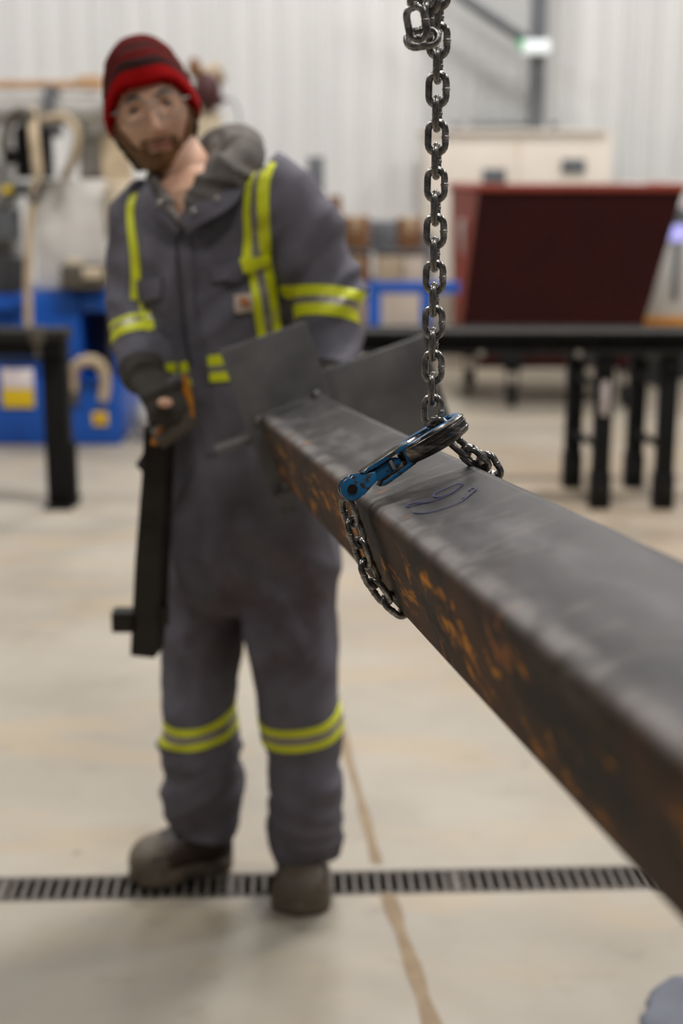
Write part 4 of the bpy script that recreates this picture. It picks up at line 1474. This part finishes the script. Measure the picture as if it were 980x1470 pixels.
solo('clamp', (lambda b: (add_box(b, c + V((-.03, -.01, -.05)), c + V((.03, .02, .03)), .006), add_cyl(b, c + V((0, .005, -.11)), c + V((0, .005, -.05)), .012, 10), b)[2])(bmesh.new()),
     M['handle_grey'], 'small grey clamp on the front edge of the black worktable', 'clamp', c + V((0, 0, -.05)))

# ================================================================== BLUE MACHINE
D = 8.0
t = thing('blue_machine', 'big blue machine with white panel and grey pipe behind the black worktable', 'machine', (atY(60, 640, D).x, D + .4, 0))
def B(name, x0, y0, x1, y1, dD, depth, mat, parent=None, bev=.008, label=None):
    return obj(name, px_box(x0, y0, x1, y1, D + dD, depth, bev), M[mat], parent or t, label)
B('base', -60, 545, 172, 640, 0, .9, 'mblue', bev=.015)
B('cabinet', -60, 420, 116, 545, .05, .8, 'mblue', bev=.015)
B('side_frame', 116, 420, 172, 448, .05, .8, 'mblue')
B('side_frame', 163, 448, 173, 546, .05, .8, 'mblue')
B('recess', 116, 448, 163, 546, .42, .1, 'mblue_dark')
B('step', -60, 432, 30, 445, -.02, .1, 'mblue')
lb = B('label_plate', 2, 530, 48, 585, -.012, .01, 'yellow', bev=.001)
B('label_top', 2, 530, 48, 558, -.016, .003, 'labelwhite', lb, bev=.0005)
lb = B('label_plate', 133, 592, 154, 611, -.012, .01, 'yellow', bev=.001)
B('label_mark', 139, 597, 148, 606, -.015, .002, 'handle_orange', lb, bev=.0005)
# beige hose loop in the recess
pts = catmull([atY(104, 560, D - .02), atY(106, 530, D - .05), atY(122, 518, D - .06), atY(142, 522, D - .05), atY(151, 545, D - .03), atY(148, 575, D - .02)], 5)
obj('hose', tube(pts, .032, 10), M['tan'], t)
obj('hose_fitting', cyl(atY(106, 556, D), atY(105, 578, D), .038, 12), M['handle_grey'], t)
# white upper panel and its clutter
B('upper_panel', 50, 258, 152, 416, .15, .35, 'white', bev=.01)
B('vise', 86, 380, 150, 416, -.05, .18, 'handle_grey', bev=.02)
B('vise_block', 92, 372, 116, 384, -.02, .12, 'beigebox', bev=.01)
B('vise_jaw', 118, 384, 146, 400, -.07, .05, 'beigebox', bev=.008)
B('column', 150, 190, 184, 540, .30, .3, 'tan', bev=.01)
B('gear_cover', 152, 262, 186, 322, .1, .2, 'beigebox', bev=.02)
B('gear_knob', 170, 286, 180, 296, .06, .05, 'black', bev=.008)
B('cross_panel', 112, 178, 166, 258, .5, .2, 'galv', bev=.01)
# motor
c = atY(49, 217, D + .1)
bm = bmesh.new()
add_cyl(bm, c + V((0, 0, -.145)), c + V((0, 0, .12)), .102, 18); add_cyl(bm, c + V((0, 0, .12)), c + V((0, 0, .16)), .102, 18, .05)
for k in range(5): add_cyl(bm, c + V((0, 0, -.10 + .045 * k)), c + V((0, 0, -.092 + .045 * k)), .110, 18)
m_ = obj('motor', bm, M['black'], t)
obj('motor_knob', ball(atY(16, 225, D + .05), .045, 12), M['black'], m_)
B('left_column', -60, 180, 14, 420, .25, .3, 'galv', bev=.012)
B('control_box', -40, 300, 22, 345, .1, .14, 'greyp')
B('rear_block', -60, 372, 28, 425, .05, .2, 'darkgrey', bev=.02)
B('bracket', 2, 262, 40, 282, .05, .2, 'greyp', bev=.006)
c = atY(10, 272, D)
obj('yellow_cap', cyl(c + V((0, -.03, 0)), c + V((0, .06, 0)), .022, 12), M['yellow'], t)
# grey pipe across the top with a faded bar over it
zp, yp = atY(70, 158, D + .3), D + .3
bm = bmesh.new(); add_cyl(bm, (atY(-80, 158, yp).x, yp, zp.z), (atY(156, 158, yp).x, yp, zp.z), .080, 20)
p_ = obj('pipe', bm, M['galv'], t)
B('pipe_clamp', 64, 122, 77, 196, .19, .24, 'greyp', p_, bev=.004)
B('pipe_end', 150, 136, 166, 180, .18, .24, 'galv', p_, bev=.01)
B('top_bar', -80, 115, 140, 127, .25, .1, 'orangebeige')
B('bar_block', 110, 108, 142, 128, .22, .16, 'orangebeige')
pts = catmull([atY(6, 215, D), atY(12, 178, D + .05), atY(30, 160, D + .02), atY(46, 168, D - .02)], 5)
obj('hose', tube(pts, .028, 10), M['handle_grey'], t)
pts = catmull([atY(62, 172, D), atY(92, 168, D - .04), atY(110, 190, D - .05), atY(106, 225, D - .02), atY(92, 255, D + .08)], 5)
obj('hose', tube(pts, .024, 10), M['tan'], t)
# canvas-covered hose hanging over the worktable
Dh = 7.86
pts = catmull([atY(48, 160, D + .22), atY(48, 185, Dh + .1), atY(52, 225, Dh + .02), atY(54, 255, Dh), atY(48, 280, Dh), atY(43, 320, Dh), atY(41, 370, Dh), atY(40, 420, Dh), atY(41, 475, Dh)], 5)
obj('drop_hose', tube(pts, [.029 if i < 15 else .024 for i in range(len(pts))], 12), M['tan'], t)
pts = catmull([atY(58, 262, Dh - .02), atY(48, 288, Dh - .03), atY(30, 275, Dh), atY(4, 300, Dh + .2)], 5)
obj('cable', tube(pts, .013, 8), M['darkgrey'], t)
# pale bag by the base of the machine
bm = bmesh.new(); c = atH(192, 636) ; c.y += .15; c.x += .07
add_ball(bm, c + V((0, 0, .12)), .12, 16, (.8, .9, 1.0)); add_ball(bm, c + V((.05, .05, .22)), .07, 12, (1, 1, .8))
bm = remesh(bm, .015, 4)
for v in bm.verts:
    v.co += V((1, 1, 1)) * .012 * noise.noise(v.co * 14)
    v.co.z = max(v.co.z, 0.0)
solo('bag', bm, M['galv'], 'crumpled pale grey bag on the floor beside the blue machine', 'bag', V((c.x, c.y, 0)), smooth=60)

# wire feeder on a post, behind the worker's head
D = 8.4
t = thing('wire_feeder', 'tan and dark red wire spool unit on a post behind the red beanie', 'machine', (atY(292, 400, D).x, D + .1, 0))
xp = atY(300, 400, D).x
obj('post', box((xp - .04, D + .08, 0), (xp + .04, D + .16, atY(300, 142, D).z), .005), M['card'], t)
obj('post_base', box((xp - .2, D - .08, 0), (xp + .2, D + .32, .02), .004), M['card'], t)
c = atY(297, 130, D)
obj('cover', ball(c, .085, 18, (.95, .8, 1.2)), M['maroon'], t)
cs = atY(308, 108, D + .10)
obj('spool', cyl(cs + V((-.05, .0, -.02)), cs + V((.035, .02, .02)), .062, 20), M['tan'], t)
obj('spool_flange', cyl(cs + V((-.062, .0, -.024)), cs + V((-.05, .0, -.02)), .075, 20), M['card'], t)
obj('guide', box(atY(280, 205, D + .02), atY(316, 160, D + .02) + V((0, .08, 0)), .01), M['beigebox'], t)
obj('bulb', ball(atY(279, 98, D), .05, 12, (.8, .8, 1.2)), M['card'], t)
obj('lever', cyl(atY(286, 110, D), atY(318, 150, D), .035, 12), M['maroon'], t)
pts = catmull([atY(312, 150, D), atY(328, 142, D), atY(341, 156, D), atY(344, 185, D), atY(342, 230, D)], 5)
obj('wire', tube(pts, .006, 6), M['greyp'], t)

# ================================================================== RED HOPPER
D = 9.3
def q(px, py, dD=0): return atY(px, py, D + dD)
t = thing('tipping_hopper', 'red steel tipping hopper with shade-darkened front on casters behind the black rail', 'hopper', q(800, 590))
zt_, zb_ = q(800, 272).z, .42
fl = [V((q(684, 400).x, D, zt_)), V((q(975, 400).x, D, zt_)), V((q(925, 400).x, D + .12, zb_)), V((q(662, 400).x, D + .12, zb_))]
bk = [V((q(684, 400).x + .0, D + 1.15, zt_)), V((q(975, 400).x, D + 1.15, zt_)), V((q(925, 400).x, D + .9, zb_)), V((q(662, 400).x, D + .9, zb_))]
bk[0].x = atY(648, 400, D + 1.15).x - .02; bk[3].x = atY(652, 400, D + .9).x
def thick(bm, pts, n, th=.012):
    add_prism(bm, pts, V(n).normalized() * th)
def plate_obj(name, pts, n, mat, parent, th=.012, label=None):
    bm = bmesh.new(); add_prism(bm, pts, V(n).normalized() * th)
    return obj(name, bm, M[mat], parent, label, smooth=None)
plate_obj('front_panel', fl, (0, 1, 0), 'red_shaded', t)
plate_obj('back_panel', bk, (0, -1, 0), 'red_shaded', t)
plate_obj('left_panel', [fl[0], fl[3], bk[3], bk[0]], (1, 0, 0), 'red_rim_lit', t)
plate_obj('right_panel', [fl[1], fl[2], bk[2], bk[1]], (-1, 0, 0), 'red_shaded', t)
plate_obj('bottom', [fl[3], fl[2], bk[2], bk[3]], (0, 0, 1), 'red_shaded', t)
obj('rim', box((fl[0].x - .01, D - .03, zt_ - .01), (fl[1].x + .01, D + .03, zt_ + .03), .006), M['red_rim_lit'], t)
obj('rim', box((bk[0].x - .01, D + 1.12, zt_ - .01), (bk[1].x + .01, D + 1.18, zt_ + .03), .006), M['red_rim_lit'], t)
bm = bmesh.new(); add_tube(bm, [fl[0] + V((0, 0, .01)), bk[0] + V((0, 0, .01))], .03, 4); obj('rim', bm, M['red_rim_lit'], t, smooth=None)
bm = bmesh.new(); add_tube(bm, [fl[1] + V((0, 0, .01)), bk[1] + V((0, 0, .01))], .03, 4); obj('rim', bm, M['red_rim_lit'], t, smooth=None)
ms = fl[0].lerp(bk[0], .45).lerp(fl[3].lerp(bk[3], .45), .3)
obj('sticker', box(ms + V((-.010, -.14, -.13)), ms + V((.0, .14, .10)), .002), M['grey_sticker'], t, 'pale vertical sticker on the left side')
x0, x1 = q(688, 520).x, q(925, 520).x
for y in (D + .10, D + .82): obj('skid', box((x0, y, .26), (x1, y + .10, .40), .006), M['red_rim_lit' if y > D + .5 else 'red_shaded'], t)
for x in (x0 + .02, (x0 + x1) / 2, x1 - .10): obj('cross_member', box((x, D + .20, .28), (x + .08, D + .82, .38), .005), M['red_shaded'], t)
obj('pivot_bracket', box((q(718, 520).x, D + .03, .27), (q(752, 520).x, D + .1, .36), .005), M['black'], t)
for x, y in ((q(737, 560).x, D + .1), (x1 - .10, D + .1), (q(690, 560).x, D + .87), (x1 - .10, D + .87)):
    bm = bmesh.new(); add_cyl(bm, (x - .022, y, .075), (x + .022, y, .075), .075, 18)
    w_ = obj('caster_wheel', bm, M['black'], t)
    bm = bmesh.new()
    for s in (-1, 1): add_box(bm, (x + s * .034 - .005, y - .03, .06), (x + s * .034 + .005, y + .03, .24), .002)
    add_box(bm, (x - .05, y - .05, .235), (x + .05, y + .05, .26), .003)
    obj('caster_fork', bm, M['blackworn'], t)

# ================================================================== REAR: CABINETS, BOXES, FRAME
D = 11.4
t = thing('cream_cabinet', 'tall cream enamelled cabinet with two dark vents behind the red hopper', 'cabinet', (atY(740, 400, D).x, D + .4, 0))
obj('body', px_box(610, 190, 868, 720, D, .8, .015), M['cream'], t)
obj('vent', px_box(806, 228, 840, 248, D - .012, .012, .003), M['greyp'], t)
obj('vent', px_box(692, 242, 726, 262, D - .012, .012, .003), M['greyp'], t)
obj('lid', px_box(607, 185, 871, 192, D - .02, .84, .006), M['cream'], t)
obj('door_seam', px_box(736, 196, 739, 700, D - .004, .004, .001), M['beigebox'], t)
for px in (650, 790): obj('lifting_eye', px_box(px, 176, px + 12, 185, D + .3, .05, .008), M['greyp'], t)

D = 10.3
x0, x1 = atY(484, 360, D).x, atY(622, 360, D).x
t = thing('storage_rack', 'low steel rack holding brown cartons between the worker and the chain', 'rack', ((x0 + x1) / 2, D + .3, 0))
for x in (x0, x1 - .05):
    for y in (D, D + .55): obj('upright', box((x, y, 0), (x + .05, y + .05, 1.10), .004), M['greyp'], t)
zs = [.10, atY(500, 472, D).z, atY(500, 406, D).z, atY(500, 358, D).z]
for z in zs: obj('shelf', box((x0, D - .01, z - .025), (x1, D + .61, z), .004), M['greyp'], t)
def carton(name, x0_, x1_, y0_, shelf, depth, mat, label, cat, group=None, dD=.02):
    z0 = zs[shelf]
    xa, xb = atY(x0_, y0_, D).x, atY(x1_, y0_, D).x
    z1 = atY(500, y0_, D).z
    b = box((xa, D + dD, z0), (xb, D + dD + depth, z1), .006)
    if mat == 'card':
        tt = thing(name, label, cat, ((xa + xb) / 2, D + .2, z0), group)
        obj('body', b, M[mat], tt)
        obj('tape', box(((xa + xb) / 2 - .025, D + dD - .002, z1 - .10), ((xa + xb) / 2 + .025, D + dD + depth, z1 + .002), .001), M['tan'], tt)
        return
    solo(name, b, M[mat], label, cat, ((xa + xb) / 2, D + .2, z0), group)
carton('carton', 490, 530, 312, 3, .4, 'card', 'brown carton at the left end of the rack top, beside the grey box', 'box')
carton('grey_box', 532, 570, 318, 3, .35, 'greyp', 'dark grey box on the rack top between two brown cartons', 'box')
carton('carton', 572, 606, 314, 3, .4, 'card', 'brown carton on the rack top right of the grey box, beside the chain', 'box')
carton('carton', 494, 532, 366, 2, .4, 'card', 'brown carton on the middle shelf beside the beige box', 'box')
carton('beige_box', 540, 578, 366, 2, .4, 'beigebox', 'beige box on the middle shelf, left of the cream box', 'box')
carton('cream_box', 580, 618, 366, 2, .4, 'cream', 'cream box on the middle shelf, right of the beige box', 'box')
carton('white_box', 545, 616, 414, 1, .45, 'cream', 'wide white box below the blue bar of the frame', 'box')
carton('tan_box', 494, 540, 430, 1, .4, 'tan', 'tan box on the low shelf left of the wide white box', 'box')
# grey steel post with a wooden block behind the shoulder
D = 9.8
xp = atY(453, 260, D).x
solo('steel_post', box((xp - .055, D, 0), (xp + .055, D + .11, atY(453, 225, D).z), .006), M['greyp'], 'grey steel post standing behind the worker\'s left shoulder', 'post', (xp, D + .05, 0))
x0, x1 = atY(467, 300, D).x + .02, atY(490, 300, D).x
t = thing('wooden_crate', 'upright brown wooden crate beside the grey steel post', 'crate', ((x0 + x1) / 2, D + .2, 0))
zt_ = atY(470, 280, D).z
for k in range(7):
    z0 = zt_ * k / 7
    obj('slat', box((x0, D, z0 + .006), (x1, D + .018, zt_ * (k + 1) / 7 - .006), .003), M['card'], t)
obj('crate_core', box((x0 + .004, D + .019, 0), (x1 - .004, D + .4, zt_ - .01), .004), M['card'], t)
# blue frame
D = 8.7
x0, x1, xm = atY(528, 420, D).x, atY(660, 412, D).x, atY(604, 412, D).x
t = thing('steel_barrier', 'blue steel barrier standing in front of the storage rack', 'barrier', (x0, D, 0))
zt_ = atY(500, 405, D).z
obj('top_bar', box((x0, D, zt_ - .068), (x1, D + .07, zt_), .005), M['mblue'], t)
for x, w in ((x0, .078), (xm, .07)):
    obj('post', box((x, D, .012), (x + w, D + .07, zt_ - .069), .005), M['mblue'], t)
    obj('foot', box((x - .01, D - .16, 0), (x + w + .01, D + .24, .012), .003), M['mblue'], t)

# white machine at the right edge
D = 10.65
x0 = atY(905, 400, D).x
t = thing('white_machine', 'white machine with a glowing blue lamp and orange base at the right edge', 'machine', (x0 + .6, D + .5, 0))
zo, z1 = atY(960, 470, D).z, atY(960, 262, D).z
obj('body', box((x0, D, zo + .07), (x0 + 1.3, D + 1.0, z1), .02), M['white'], t)
obj('base_trim', box((x0 - .02, D - .02, zo), (x0 + 1.32, D + 1.0, zo + .068), .006), M['orange'], t)
obj('plinth', box((x0 + .1, D + .03, 0), (x0 + 1.2, D + .95, zo - .001), .005), M['darkgrey'], t)
obj('door_handle', px_box(967, 348, 976, 430, D - .035, .03, .004), M['greyp'], t)
obj('lamp', px_box(955, 322, 985, 346, D - .03, .03, .01), M['lampblue'], t)
obj('lamp_housing', px_box(950, 298, 990, 322, D - .05, .05, .01), M['greyp'], t)

# column with brace and the exit lamp on the back wall
D = 12.2
x0, x1 = atY(763, 100, D).x, atY(783, 100, D).x
t = thing('steel_column', 'dark steel column with a diagonal brace against the back wall', 'column', ((x0 + x1) / 2, D + .1, 0))
obj('shaft', box((x0, D, 0), (x1, D + .2, 6.9), .006), M['greyp'], t)
bm = bmesh.new(); add_tube(bm, [(x0, D + .1, atY(760, 62, D).z), (atY(684, 8, D).x, D + .1, atY(684, 8, D).z), (atY(600, -52, D).x, D + .1, atY(600, -52, D).z)], .045, 4)
obj('brace', bm, M['greyp'], t, smooth=None)
obj('sill_rail', box((atY(676, 180, D).x, D + .08, atY(676, 182, D).z), (x0, D + .16, atY(676, 175, D).z), .004), M['greyp'], t)
D = 12.0
t = thing('exit_lamp', 'white emergency lamp box with a green end on the dark steel column', 'lamp', atY(768, 75, D))
obj('housing', px_box(752, 57, 790, 76, D, .19, .01), M['lampwhite'], t)
obj('green_end', px_box(745, 56, 752, 68, D + .02, .15, .01), M['lampgreen'], t)

# lump added for a soft floor shadow, mostly outside the frame, lower right
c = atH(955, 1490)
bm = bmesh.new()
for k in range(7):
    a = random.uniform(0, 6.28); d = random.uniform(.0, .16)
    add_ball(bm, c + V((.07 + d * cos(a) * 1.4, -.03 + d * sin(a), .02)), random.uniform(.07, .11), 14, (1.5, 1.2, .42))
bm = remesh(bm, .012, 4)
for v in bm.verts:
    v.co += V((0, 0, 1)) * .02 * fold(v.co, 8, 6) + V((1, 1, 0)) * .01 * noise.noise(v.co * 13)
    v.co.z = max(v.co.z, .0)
solo('shadow_lump', bm, M['shadow_lump'], 'blue-grey lump added for a soft shadow on the floor at the lower right corner', 'shadow_lump', V((c.x + .1, c.y, 0)), smooth=60)
